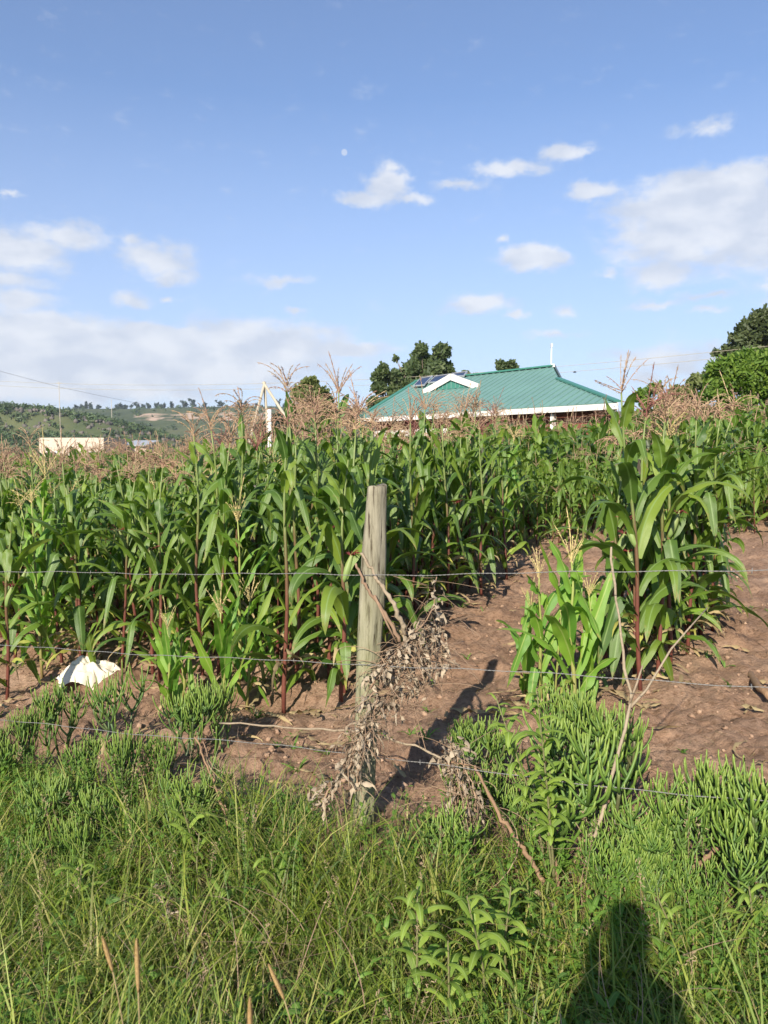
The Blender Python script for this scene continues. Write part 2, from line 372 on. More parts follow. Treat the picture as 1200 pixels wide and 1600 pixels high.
M['brick'] = mat('red_wall', (.17,.05,.033), rough=.85, noise=.2, nscale=4)
M['cream'] = mat('cream_plaster', (.50,.43,.35), rough=.85, noise=.12, nscale=1.5)
M['panel'] = mat('solar_cell', (.012,.016,.035), rough=.18, spec=.6)
M['alu'] = mat('aluminium', (.55,.56,.57), rough=.4, metal=.5)
M['glass'] = mat('window_glass', (.03,.04,.05), rough=.1)
M['pole'] = mat('weathered_pole', (.40,.36,.28), rough=.85, noise=.25, nscale=4)
M['whitepaint'] = mat('white_paint', (.8,.8,.78), rough=.6)
M['sheet'] = mat('pale_iron_sheet', (.42,.44,.46), rough=.45, metal=.2)
M['bark'] = mat('bark', (.17,.13,.10), rough=.9, noise=.35, nscale=3)
M['cloth'] = mat('dark_cloth', (.05,.06,.09), rough=.9)
M['skin'] = mat('skin', (.13,.07,.045), rough=.6)
M['black'] = mat('black_plastic', (.02,.02,.02), rough=.4)
M['bird'] = mat('dark_feathers', (.05,.045,.05), rough=.8)
def crownmat(name, cols, tr=.25): return mat(name, (0,0,0), (0,0,0), rough=.6, trans=tr, rampvar=cols)
M['euc'] = crownmat('eucalyptus_leaves', [(.070,.105,.040),(.105,.145,.055),(.05,.08,.035),(.13,.16,.065)], .32)
M['acacia'] = crownmat('acacia_leaves', [(.060,.085,.028),(.085,.105,.035),(.045,.065,.025)])
M['bushy'] = crownmat('bush_leaves', [(.10,.18,.025),(.145,.23,.03),(.06,.12,.02),(.18,.255,.035)], .35)
M['olive'] = crownmat('olive_leaves', [(.11,.14,.04),(.15,.17,.055),(.085,.11,.035)])
M['fartree'] = crownmat('far_leaves', [(.035,.06,.045),(.05,.075,.05),(.03,.05,.04)])
M['scrub'] = crownmat('scrub_leaves', [(.055,.095,.035),(.075,.12,.04),(.045,.075,.035),(.09,.12,.05)], .15)

def sack_mat():
    m = mat('sack_cloth', (.74,.68,.56), rough=.8, noise=.12, nscale=9, trans=.12, tcol=(1,1,1))
    t = m.node_tree; pr = [n for n in t.nodes if n.type == 'BSDF_PRINCIPLED'][0]
    uv = nd(t, 'ShaderNodeTexCoord'); ck = nd(t, 'ShaderNodeTexChecker'); ck.inputs['Scale'].default_value = 260; lk(t, uv.outputs['Object'], ck.inputs['Vector'])
    b = nd(t, 'ShaderNodeBump'); b.inputs['Strength'].default_value = .15; b.inputs['Distance'].default_value = .002; lk(t, ck.outputs['Fac'], b.inputs['Height']); lk(t, b.outputs[0], pr.inputs['Normal'])
    return m
M['sack'] = sack_mat()

def soil_mat():
    m = bpy.data.materials.new('red_brown_soil'); m.use_nodes = True; t = m.node_tree; pr = t.nodes['Principled BSDF']; pr.inputs['Roughness'].default_value = .95; pr.inputs['Specular IOR Level'].default_value = .15
    g = nd(t, 'ShaderNodeNewGeometry')
    def noise(sc_, det=6, rough=.6):
        n = nd(t, 'ShaderNodeTexNoise'); n.inputs['Scale'].default_value = sc_; n.inputs['Detail'].default_value = det; n.inputs['Roughness'].default_value = rough; lk(t, g.outputs['Position'], n.inputs['Vector']); return n
    def ramp(src, els):
        r = nd(t, 'ShaderNodeValToRGB'); lk(t, src, r.inputs[0]); e = r.color_ramp.elements
        e[0].position = els[0][0]; e[0].color = (*els[0][1], 1); e[1].position = els[-1][0]; e[1].color = (*els[-1][1], 1)
        for p, c in els[1:-1]: x = e.new(p); x.color = (*c, 1)
        return r.outputs[0]
    a = ramp(noise(1.4, 8, .7).outputs['Fac'], [(.3, (.235,.142,.090)), (.5, (.335,.212,.140)), (.7, (.44,.30,.208))])
    b = ramp(noise(28, 6, .7).outputs['Fac'], [(.35, (.6,.55,.5)), (.5, (1,1,1)), (.68, (1.25,1.22,1.2))])
    mu = nd(t, 'ShaderNodeMix', data_type='RGBA', blend_type='MULTIPLY'); mu.inputs[0].default_value = 1; lk(t, a, mu.inputs[6]); lk(t, b, mu.inputs[7])
    # straw crumbs
    st = ramp(noise(95, 3, .8).outputs['Fac'], [(.64, (0,0,0)), (.70, (1,1,1))])
    m2 = nd(t, 'ShaderNodeMix', data_type='RGBA'); lk(t, st, m2.inputs[0]); lk(t, mu.outputs[2], m2.inputs[6]); m2.inputs[7].default_value = (.42,.33,.2,1)
    # distant land is grassed over
    ln = nd(t, 'ShaderNodeVectorMath', operation='LENGTH'); lk(t, g.outputs['Position'], ln.inputs[0])
    mr = nd(t, 'ShaderNodeMapRange', clamp=True); lk(t, ln.outputs['Value'], mr.inputs['Value']); mr.inputs[1].default_value = 30; mr.inputs[2].default_value = 60
    gr = ramp(noise(.05, 6).outputs['Fac'], [(.35, (.07,.10,.035)), (.6, (.14,.15,.06))])
    m3 = nd(t, 'ShaderNodeMix', data_type='RGBA'); lk(t, mr.outputs[0], m3.inputs[0]); lk(t, m2.outputs[2], m3.inputs[6]); lk(t, gr, m3.inputs[7])
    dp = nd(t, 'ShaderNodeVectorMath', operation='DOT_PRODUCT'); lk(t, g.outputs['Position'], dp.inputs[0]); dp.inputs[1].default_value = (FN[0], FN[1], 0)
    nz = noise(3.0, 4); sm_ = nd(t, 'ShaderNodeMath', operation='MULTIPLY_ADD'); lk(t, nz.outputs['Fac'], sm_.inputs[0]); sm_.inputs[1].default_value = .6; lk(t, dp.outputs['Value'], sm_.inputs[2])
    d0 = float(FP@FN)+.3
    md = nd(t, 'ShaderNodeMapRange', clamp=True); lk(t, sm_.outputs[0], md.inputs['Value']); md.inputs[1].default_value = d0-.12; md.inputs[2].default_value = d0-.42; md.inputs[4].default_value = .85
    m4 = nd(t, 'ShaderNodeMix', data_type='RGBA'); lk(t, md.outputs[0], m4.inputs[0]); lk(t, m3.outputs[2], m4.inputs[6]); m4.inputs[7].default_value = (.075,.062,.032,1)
    lk(t, m4.outputs[2], pr.inputs['Base Color'])
    bn = noise(45, 8, .75); bp = nd(t, 'ShaderNodeBump'); bp.inputs['Strength'].default_value = 1.0; bp.inputs['Distance'].default_value = .03; lk(t, bn.outputs['Fac'], bp.inputs['Height']); lk(t, bp.outputs[0], pr.inputs['Normal'])
    return m
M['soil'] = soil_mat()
M['clod'] = mat('soil_clod', (.28,.18,.12), (.38,.26,.18), rough=.95, noise=.25, nscale=30, bump=.6, bscale=60, spec=.15)

# ------------------------------------------------------------------ ground
def build_ground():
    fr = np.deg2rad(np.linspace(-40, 40, 430)); bk = np.deg2rad(np.linspace(40, 320, 80))[1:-1]
    th = np.concatenate([fr, bk])
    r = np.concatenate([np.linspace(.3, 1.6, 8)[:-1], 1.6*np.exp(np.linspace(0, math.log(16/1.6), 330)), 16*np.exp(np.linspace(0, math.log(4000/16), 60))[1:]])
    RR, TT = np.meshgrid(r, th, indexing='ij')
    X = RR*np.sin(TT); Y = RR*np.cos(TT)
    P = np.stack([X, Y, zsoil(X, Y)], -1)
    mb = MB(); mb.grid(P[:, ::-1], True)
    c = np.zeros((2, len(th), 3)); c[0] = P[0, ::-1]; c[1] = P[0].mean(0)
    mb.grid(c[::-1], True)
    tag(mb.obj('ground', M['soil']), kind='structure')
build_ground()

# ------------------------------------------------------------------ hills far behind
def hill_mat():
    m = bpy.data.materials.new('scrubby_hillside'); m.use_nodes = True; t = m.node_tree; pr = t.nodes['Principled BSDF']; pr.inputs['Roughness'].default_value = .95; pr.inputs['Specular IOR Level'].default_value = .1
    g = nd(t, 'ShaderNodeNewGeometry'); 
    n = nd(t, 'ShaderNodeTexNoise'); n.inputs['Scale'].default_value = .018; n.inputs['Detail'].default_value = 8; n.inputs['Roughness'].default_value = .7; lk(t, g.outputs['Position'], n.inputs['Vector'])
    r = nd(t, 'ShaderNodeValToRGB'); lk(t, n.outputs['Fac'], r.inputs[0]); e = r.color_ramp.elements
    e[0].position = .36; e[0].color = (.04,.058,.032,1); e[1].position = .62; e[1].color = (.105,.115,.055,1); x = e.new(.5); x.color = (.07,.09,.042,1)
    at_ = nd(t, 'ShaderNodeAttribute', attribute_name='tv')     # 1 = bare earth or rock
    n2 = nd(t, 'ShaderNodeTexNoise'); n2.inputs['Scale'].default_value = .08; n2.inputs['Detail'].default_value = 5; lk(t, g.outputs['Position'], n2.inputs['Vector'])
    ad = nd(t, 'ShaderNodeMath', operation='ADD'); lk(t, at_.outputs['Fac'], ad.inputs[0]); lk(t, n2.outputs['Fac'], ad.inputs[1])
    mr = nd(t, 'ShaderNodeMapRange', clamp=True); lk(t, ad.outputs[0], mr.inputs['Value']); mr.inputs[1].default_value = 1.05; mr.inputs[2].default_value = 1.25
    mx = nd(t, 'ShaderNodeMix', data_type='RGBA'); lk(t, mr.outputs[0], mx.inputs[0]); lk(t, r.outputs[0], mx.inputs[6]); mx.inputs[7].default_value = (.42,.31,.23,1)
    lk(t, mx.outputs[2], pr.inputs['Base Color'])
    return m
M['hill'] = hill_mat()
def tanel(py): return (710-py)/1200.
def hill_near_top(a):     # a = azimuth tangent (x/y)
    px = 600+a*1200
    y = np.interp(px, [-1200,-500,-100,0,50,85,120,170,230,300,380], [618,620,630,635,638,641,648,658,672,692,712])
    return y
def near_h(RR, A):
    # crest at r=420, foot at r=230
    top = (710-hill_near_top(A))/1200.*420*np.sqrt(1)  + CAMH
    s = sstep(215, 400, RR)
    cliff = sstep(.62, .70, (RR-215)/205)
    h = top*(.60*sstep(215, 420, RR)+.40*cliff)
    h = h*(1-.6*sstep(440, 620, RR)) + 1.2*fbm(RR*.03, A*14, 4, 3)*s
    return h-1.0
def far_h(RR, A):
    px = 600+A*1200
    y = np.interp(px, [-1500,-300,60,120,200,300,430,700,1000,1300,2500], [640,640,642,640,639,637,636,641,644,640,640])
    top = (710-y)/1200.*900+CAMH
    h = top*(.15+.85*sstep(600, 905, RR)) * sstep(430, 560, RR) 
    return h*(1+.03*fbm(A*9, RR*.01, 3, 8))+.9*fbm(A*60, RR*.02, 3, 4) - 2.5*(1-sstep(430, 520, RR))
def build_hills():
    for nm, r0, r1, fn, a0, a1 in (('near_hill', 205, 700, near_h, -1.3, -.16), ('far_hills', 430, 1400, far_h, -1.9, 1.9)):
        A = np.linspace(a0, a1, 300); r = np.linspace(r0, r1, 90)
        RR, AA = np.meshgrid(r, A, indexing='ij')
        Z = fn(RR, AA)
        X = AA*RR; Y = RR   # RR is distance along the view axis
        tv = np.zeros_like(RR)
        if nm == 'far_hills':
            px = 600+AA*1200
            band = (RR > 760) & (RR < 815) & (px > 205) & (px < 480)
            tv[band] = .62+.12*np.sin(px[band]*.11)
        else:
            u = (RR-215)/205; tv[(u > .60) & (u < .72)] = .30
        mb = MB(); mb.grid(np.stack([X, Y, Z], -1)[:, ::-1], False, tv=tv[:, ::-1].reshape(-1))
        tag(mb.obj(nm, M['hill']), kind='structure')
build_hills()

def leafcloud(mb, centers, radii, n, size, rng, flat=.8, shell=.55, up=0.0, aspect=1.6, mi=0):
    """small leaf-sized quads through blobs"""
    centers = np.asarray(centers, float); radii = np.asarray(radii, float)
    w = radii**2; w /= w.sum()
    k = rng.choice(len(centers), n, p=w)
    d = rng.normal(size=(n, 3)); d /= np.linalg.norm(d, axis=1)[:, None]
    rr = radii[k]*(shell+(1-shell)*rng.random(n))*(1+.16*rng.normal(size=n))
    p = centers[k]+d*rr[:, None]*np.array([1, 1, flat])
    a = rng.normal(size=(n, 3)); a[:, 2] -= up; a /= np.linalg.norm(a, axis=1)[:, None]
    b = np.cross(a, d+.6*rng.normal(size=(n, 3))); b /= np.linalg.norm(b, axis=1)[:, None]+1e-9
    s = size*(.6+.8*rng.random(n))[:, None]
    P = np.stack([np.stack([p-a*s*aspect-b*s*.35, p-a*s*aspect+b*s*.35], 1), np.stack([p+a*s*aspect-b*s*.5, p+a*s*aspect+b*s*.5], 1)], 1)
    mb.grid(P, tv=rng.random(n), mi=mi)

def hillside_stuff():
    rng = np.random.default_rng(5)
    mb = MB()
    # bushes on the near hill
    n = 1500
    A = -.16-.42*rng.random(n)**1.1; r = 235+195*rng.random(n)
    c = np.stack([A*r, r, near_h(r, A)+.5], -1)
    leafcloud(mb, c, 1.2+2.2*rng.random(n)**2, 46000, .5, rng, flat=.75)
    tag(mb.obj('hillside_bushes', M['scrub']), 'dark green scrub covering the hill at far left', 'scrub', kind='stuff')
    mb = MB(); n = 900
    A = -.52+1.1*rng.random(n); r = 600+300*rng.random(n)
    c = np.stack([A*r, r, far_h(r, A)+.8], -1)
    leafcloud(mb, c, 1.5+2.2*rng.random(n)**2, 14000, .8, rng, flat=.6)
    tag(mb.obj('plateau_scrub', M['scrub']), 'scattered scrub across the slope of the far plateau', 'scrub', kind='stuff')
    mb = MB(); n = 260
    A = -.2-.35*rng.random(n); r = 215+205*(.60+.12*rng.random(n))
    for a_, r_ in zip(A, r):
        s = .5+1.1*rng.random()
        p = np.array([a_*r_, r_, float(near_h(np.array(r_), np.array(a_)))])
        q, _ = np.linalg.qr(rng.normal(size=(3, 3)))
        mb.box(p, (s, s*1.1, s*1.5), q, tv=rng.random())
    tag(mb.obj('cliff_rocks', mat('cliff_rock', (.075,.07,.06), (.16,.14,.12), rough=.9, noise=.3, nscale=.6)), 'grey rocks of the low cliff along the far left hill', 'rocks', kind='stuff')
hillside_stuff()

def tree(name, label, blobs, Y, cmat, n, leaf, trunk_px, group=None, seed=1, flat=.85, shell=.5, base_z=None, up=0., trunk_r=.16, cat='tree', dense=1):
    rng = np.random.default_rng(seed)
    cs = []; rs = []
    for (px, py, r) in blobs:
        q = at(px, py, Y); R_ = r/1200*Y
        k = max(4, int(R_*3.2*dense))
        for j in range(k):      # sub clumps
            d = rng.normal(size=3); d /= np.linalg.norm(d); rr = R_*(.55+.25*rng.random())
            cs.append(q+d*rr*np.array([1, 1, flat])); rs.append(R_*(.28+.22*rng.random()))
    bx = at(trunk_px, 700, Y)[0]
    bz = float(zland(bx, Y)) if base_z is None else base_z
    o = empty(name, (bx, Y, bz), label, cat, group)
    L = np.array([bx, Y, bz])
    cs = np.array(cs)-L; rs = np.array(rs)
    mb = MB(); leafcloud(mb, cs, rs, n, leaf, rng, flat=.85, shell=shell, up=up)
    mb.obj('crown', cmat, o)
    tb = MB(); top = cs.mean(0)
    trunk = np.array([[0, 0, -.3], [0.05*top[2], 0, top[2]*.35], [top[0]*.5, top[1]*.5, top[2]*.7], top])
    tb.tube(trunk, [trunk_r, trunk_r*.8, trunk_r*.6, trunk_r*.25], 7)
    for i in range(0, len(cs), max(1, len(cs)//22)):
        s0 = trunk[1]*(.4+.4*rng.random())+trunk[2]*.4; mid = (s0+cs[i])/2+np.array([0, 0, -.1*rs[i]])
        tb.tube([s0, mid, cs[i]], [trunk_r*.4, trunk_r*.25, trunk_r*.08], 5)
    tb.obj('trunk', M['bark'], o)
    return o
tree('eucalyptus_tree', 'tall rounded eucalyptus rising highest behind the green roof', [(648,560,30),(690,566,24),(665,590,32),(640,585,20),(700,585,12),(618,560,3)], 62, M['euc'], 15000, .17, 660, 'trees behind the green-roofed house', 1, shell=.35)
tree('eucalyptus_tree', 'lower eucalyptus at the left end of the green roof', [(592,580,14),(585,600,17),(612,590,17),(605,620,28),(585,635,18),(635,612,24)], 57, M['euc'], 13000, .16, 600, 'trees behind the green-roofed house', 2, shell=.35)
tree('olive_tree', 'olive green tree behind the drooping pink tassels, left of the house', [(482,598,18),(478,625,26),(505,620,20),(465,650,22),(510,650,28),(490,665,30)], 52, M['olive'], 13000, .15, 485, 'trees behind the green-roofed house', 3, shell=.35)
tree('eucalyptus_tree', 'small tree top showing above the middle of the green roof ridge', [(783,573,10),(802,570,10),(793,590,18)], 66, M['euc'], 3000, .16, 793, 'trees behind the green-roofed house', 4)
tree('cypress_tree', 'tiny dark tree top peeping over the roof beside the solar panels', [(728,582,7),(722,592,10),(738,592,9)], 68, M['euc'], 1000, .14, 729, 'trees behind the green-roofed house', 5)
tree('acacia_tree', 'big dark spreading tree at the right edge of the photo', [(1176,518,30),(1150,540,22),(1205,515,40),(1128,550,14),(1190,560,45),(1150,570,28),(1240,540,46),(1165,510,16)], 60, M['acacia'], 26000, .17, 1195, None, 6, shell=.3, trunk_r=.35, flat=.75, dense=1.6)
tree('leafy_bush', 'tall bright green bush at the right edge below the big tree', [(1130,592,32),(1150,590,42),(1195,580,50),(1120,625,28),(1180,650,52),(1240,620,60),(1130,665,34),(1170,580,26)], 27, M['bushy'], 60000, .06, 1170, None, 7, shell=.3, up=.5, cat='bush', dense=4)
tree('shrub', 'mid green shrub left of the tall bright bush', [(1082,605,20),(1065,622,24),(1095,635,26),(1040,635,22),(1098,590,8),(1070,660,30),(1100,670,26)], 36, M['olive'], 11000, .11, 1080, 'shrubs along the far field edge', 8, shell=.3, cat='bush', dense=2)
tree('shrub', 'low shrub behind tassels between the roof end and the bright bush', [(1018,618,20),(1000,640,22),(1035,645,24),(985,655,20),(1010,665,26),(1045,675,24)], 40, M['bushy'], 9000, .11, 1015, 'shrubs along the far field edge', 9, shell=.3, cat='bush', dense=2)
tree('shrub', 'dark shrub beside the leaning poles left of the house', [(432,662,20),(420,680,22),(450,682,20)], 44, M['fartree'], 5000, .12, 434, None, 10, shell=.3, cat='bush', dense=2)
# conifers along the far ridge
def ridge_trees():
    rng = np.random.default_rng(3)
    xs = [122,131,139,146,156,188,193,200,216,226,236,248,258,272,290,303,322,345,376,386,404,436,448,524,540,556]
    rr_ = [float(rng.uniform(5, 11)) if px < 460 else float(rng.uniform(4, 7)) for px in xs]
    key = lambda px, h: ('tall' if h > 8.5 else 'small' if h < 6.5 else 'middling', ['above the near hill end','above the cream building','above the pale shed','above the bare earth patches','left of the pole tripod','right of the pole tripod','between the olive tree and the roof'][int(np.searchsorted([135,165,230,310,392,430], px))])
    same = {}
    for px, h in zip(xs, rr_): same.setdefault(key(px, h), []).append(px)
    for i, px in enumerate(xs):
        h = rr_[i]; ks = same[key(px, h)]; wh = {1: '', 2: ['left hand ', 'right hand '], 3: ['leftmost ', 'middle ', 'rightmost ']}[min(3, len(ks))]
        wh = '' if len(ks) == 1 else wh[min(ks.index(px), 2)]
        A = (px-600)/1200; r = 895; z = float(far_h(np.array(r), np.array(A)))
        o = empty('distant_tree', (A*r, r, z-1), wh+'%s dark tree on the far skyline %s' % key(px, h), 'tree', 'trees on the far skyline')
        mb = MB(); nb = 5
        w = h*rng.uniform(.28, .5)
        c = np.stack([rng.normal(size=nb)*w*.4, rng.normal(size=nb)*w*.4, np.linspace(.3, .85, nb)*h], -1)
        leafcloud(mb, c, w*np.linspace(.8, .45, nb), 160, .8, rng, shell=.2)
        mb.obj('crown', M['fartree'], o)
        MB().tube([(0,0,-1),(0,0,h*.6)], [.35,.15], 5).obj('trunk', M['bark'], o)
ridge_trees()

# ------------------------------------------------------------------ the green-roofed house
def house():
    zE = float(at(965, 628, 28)[2])            # eaves
    Rf = at(965, 628, 28)[:2]; Lf = at(560, 655, 40)[:2]
    a = (Lf-Rf); Ln = np.linalg.norm(a); a /= Ln; p = np.array([a[1], -a[0]])
    if p[1] < 0: p = -p
    # ridge ends
    rr = at(864, 573, 36); zR = rr[2]
    Yl = (zR-CAMH)/(at(0, 594, 1)[2]-CAMH); rl = at(650, 594, Yl)
    ax0 = np.array([*a, 0]); tt = (50/1200*rr[1]-rr[0])/(ax0[0]-50/1200*ax0[1]); rl = rr+ax0*tt
    Rb = np.array([Rf[0]+2.6, Rf[1]+15.5]); Lb = np.array([Lf[0]+5.2, Lf[1]+13.])
    zg = float(zland(Rf[0]-4, Rf[1]+6))
    o = empty('green_roofed_house', (*((Rf+Lf)/2+p*4), zg), 'low red house with green iron sheet roof and white fascia beyond the maize', 'house')
    L = np.array(o.location)
    def lp(x): return np.asarray(x, float)-L
    RF = np.array([*Rf, zE]); LF = np.array([*Lf, zE]); RB = np.array([*Rb, zE]); LB = np.array([*Lb, zE])
    RR = rr.copy(); RL = rl.copy(); RL[2] = zR
    # dutch gablet at the right end: the hip starts below and beyond the ridge end
    gl = at(874, 592, 36.3)
    # keep the gablet foot on the front slope plane
    nrm = np.cross(LF-RF, RR-RF); nrm /= np.linalg.norm(nrm)
    if nrm[2] < 0: nrm = -nrm
    def onslope(px, py, off=0):
        d = ray(px, py); o_ = np.array([0, 0, CAMH]); t = np.dot(RF-o_, nrm)/np.dot(d, nrm); return o_+d*t+nrm*off
    GF = onslope(872, 592); GB = at(875, 593, 38.6)
    roof = MB()
    G = lambda q: np.array(q)
    def quad(mb, A_, B_, C_, D_, th=.05):
        v = np.array([A_, B_, C_, D_]); n_ = np.cross(v[1]-v[0], v[2]-v[0]); n_ /= np.linalg.norm(n_); n_ = n_ if n_[2] > 0 else -n_
        w = v-n_*th
        mb.poly(np.concatenate([v, w])-L, [(0,1,2,3),(7,6,5,4),(0,4,5,1),(1,5,6,2),(2,6,7,3),(3,7,4,0)])
    # front slope is one plane: RF LF RL RR GF
    quad(roof, LF, RL, RR, (LF+RF)/2*0+GF); quad(roof, LF, GF, RF, RF-(RF-LF)*.001)
    quad(roof, RB, GB, RR, RL); quad(roof, LB, RB, RL, RL+(LB-RL)*.001)
    quad(roof, LF, RL, LB, LB+(LF-LB)*.001); quad(roof, RF, GF, GB, RB)
    rf = roof.obj('roof', M['roof'], o, smooth=False)
    g = MB(); g.poly(np.array([GF, GB, RR, RR+(GF-RR)*.001])-L, [(0,1,2,3)]); g.obj('gable', M['roofcap'], o, smooth=False)
    # ribs on the front slope
    sl = RR-RF; sl = sl-np.array([*a, 0])*np.dot(sl, np.array([*a, 0])); slen = np.linalg.norm(sl); sl /= slen
    ax = np.array([*a, 0])
    def s_of(P): return np.dot(P-RF, ax)
    def t_of(P): return np.dot(P-RF, sl)
    xs = [0, s_of(GF), s_of(RR), s_of(RL), Ln]; ts = [0, t_of(GF), t_of(RR), t_of(RL), 0]
    k = .12
    while k < Ln-.1:
        T = np.interp(k, xs, ts)
        if T > .25:
            A_ = RF+ax*k+nrm*.02; B_ = A_+sl*(T-.03)
            m_ = MB().box((A_+B_)/2-L, (np.linalg.norm(B_-A_), .045, .05), [sl, ax, nrm]); m_.obj('roof_rib', M['roof'], rf, smooth=False)
        k += .42
    def bar(A_, B_, w, h, m_, nm, par=o):
        A_ = np.array(A_); B_ = np.array(B_); d = B_-A_; l_ = np.linalg.norm(d); d /= l_
        s_ = np.cross(d, [0, 0, 1.]); s_ /= np.linalg.norm(s_); u_ = np.cross(s_, d)
        return MB().box((A_+B_)/2-L, (l_, w, h), [d, s_, u_]).obj(nm, m_, par, smooth=False)
    up = np.array([0, 0, .05])
    bar(RR+up, RL+up, .3, .07, M['roofcap'], 'ridge_cap', rf)
    bar(GF+up*.6, RF+up*.6, .25, .07, M['roofcap'], 'ridge_cap', rf)
    bar(RL+up*.6, LF+up*.6, .25, .07, M['roofcap'], 'ridge_cap', rf)
    bar(RR+up*1.2, GB+up, .16, .14, M['fascia'], 'barge_board', rf)
    dn = np.array([0, 0, -.15]); fw = np.array([*(-p*.03), 0])
    bar(RF+dn+fw, LF+dn+fw, .04, .22, M['fascia'], 'fascia')
    bar(RF+dn, RB+dn, .04, .26, M['fascia'], 'fascia'); bar(LF+dn, LB+dn, .04, .26, M['fascia'], 'fascia')
    # walls
    ins = .7
    def inset(P, f, s_): return np.array([*(P[:2]+p*f+a*s_), 0])
    w1 = inset(RF, ins, ins); w2 = inset(LF, ins, -ins); w3 = np.array([*(Lb-p*ins), 0]); w4 = np.array([*(Rb-p*ins-a*-ins), 0])
    wl = MB()
    for q1, q2 in ((w1, w2), (w2, w3), (w3, w4), (w4, w1)):
        d = q2-q1; l_ = np.linalg.norm(d); d /= l_; s_ = np.array([-d[1], d[0], 0])
        c_ = (q1+q2)/2; c_[2] = (zg+zE)/2-.15
        wl.box(c_-L, (l_-.05, .2, zE-zg+.2), [d, s_, [0, 0, 1]])
    wl.obj('wall', M['brick'], o, smooth=False)
    # white band below the window heads and the verandah columns
    wb1 = inset(RF, ins-.16, Ln*.52); wb2 = inset(LF, ins-.16, -ins)
    wb1[2] = wb2[2] = zE-.86
    bar(wb1, wb2, .08, .34, M['fascia'], 'wall_band')
    for s_ in (3.1,):
        c_ = inset(RF, .25, s_); MB().box(np.array([c_[0], c_[1], (zg+zE-.3)/2])-L, (.16, .16, zE-.3-zg), [ax, [*p, 0], [0, 0, 1]]).obj('column', M['fascia'], o, smooth=False)
    for s_ in (1.6, 5.6, 9., 12.4):
        c_ = inset(RF, ins-.13, s_); c_[2] = zE-1.75
        w_ = MB().box(c_-L, (1.3, .06, 1.1), [ax, [*p, 0], [0, 0, 1]]).obj('window', M['whitepaint'], o, smooth=False)
        for e in (-.32, .32):
            c2 = c_+ax*e-np.array([*p, 0])*.035
            MB().box(c2-L, (.56, .02, .98), [ax, [*p, 0], [0, 0, 1]]).obj('pane', M['glass'], w_, smooth=False)
    # gablet dormer
    pk = onslope(706, 589, .02); bl = onslope(667, 612, .02); br = onslope(746, 604, .02)
    base_mid = (bl+br)/2
    vert = np.array([0, 0, 1.])
    # lift the peak so that the triangle stands upright on the slope
    d = br-bl; d /= np.linalg.norm(d)
    ray_pk = ray(706, 589); o_ = np.array([0, 0, CAMH]); nv = np.cross(d, vert); nv /= np.linalg.norm(nv)
    PK = o_+ray_pk*(np.dot(base_mid-o_, nv)/np.dot(ray_pk, nv))
    back = pk+ (pk-base_mid)*.15
    dm = MB(); q = [bl, br, PK, PK+(bl-PK)*.001]; dm.poly(np.array(q)-L, [(0,1,2,3)])
    dmo = dm.obj('dormer', M['roofcap'], o, smooth=False)
    for k in range(1, 12):
        f = k/12; xb = bl+(br-bl)*f; hgt = (PK-base_mid)*(1-abs(2*f-1))
        if np.linalg.norm(hgt) > .12:
            n_ = nv if nv[1] < 0 else -nv
            MB().box(xb+hgt*.45+n_*.015-L, (.03, .03, np.linalg.norm(hgt)*.8), [d, nv, vert]).obj('vent_slat', M['roof'], dmo, smooth=False)
    dr = MB(); 
    hb = PK+np.array([*(p*2.6), 0])
    for e in (bl, br):
        q = np.array([e, PK, hb, hb+(e-hb)*.001])+np.array([0, 0, .03]); dr.poly(q-L, [(0,1,2,3)])
    dr.obj('dormer_roof', M['roof'], o, smooth=False)
    n_ = nv if nv[1] < 0 else -nv
    for e in (bl, br):
        A_ = e+(e-PK)*.06+n_*.08; B_ = PK+n_*.08
        dd = B_-A_; l_ = np.linalg.norm(dd); dd /= l_; uu = np.cross(dd, nv)
        MB().box((A_+B_)/2-L, (l_+.12, .06, .30), [dd, nv, uu]).obj('barge_board', M['fascia'], dmo, smooth=False)
    # solar panels: corner pixels on the slope plane
    for c4 in ([(662,597),(675,593),(669,607),(651,607)][0:0] or [(659,595),(677,592),(664,606),(648,607)], [(682,592),(704,589),(690,601),(671,602)], [(708,588),(731,585),(726,592),(715,592)]):
        q = [onslope(x_, y_, .16) for x_, y_ in c4]
        q2 = [x_-nrm*.04 for x_ in q]
        v = np.array(q+q2)-L
        pn = MB().poly(v, [(0,1,2,3),(7,6,5,4),(0,4,5,1),(1,5,6,2),(2,6,7,3),(3,7,4,0)]).obj('solar_panel', M['panel'], o, smooth=False)
        fm = MB()
        for i in range(4):
            A_ = q[i]; B_ = q[(i+1)%4]; dd = B_-A_; l_ = np.linalg.norm(dd); dd /= l_; ss = np.cross(nrm, dd)
            fm.box((A_+B_)/2-L-nrm*.01, (l_+.05, .05, .07), [dd, ss, nrm])
        fm.obj('frame', M['alu'], pn, smooth=False)
    # mast
    m0 = RR-ax*-.1; m1 = m0.copy(); m1[2] = at(865, 541, RR[1])[2]; m0[2] -= .3
    ms = MB().tube([m0-L, m1-L], [.03, .025], 8).obj('antenna_mast', M['whitepaint'], o)
    MB().box(m1-L+np.array([0, 0, .05]), (.10, .10, .18)).obj('mast_tip', M['alu'], ms, smooth=False)
    return o
house()

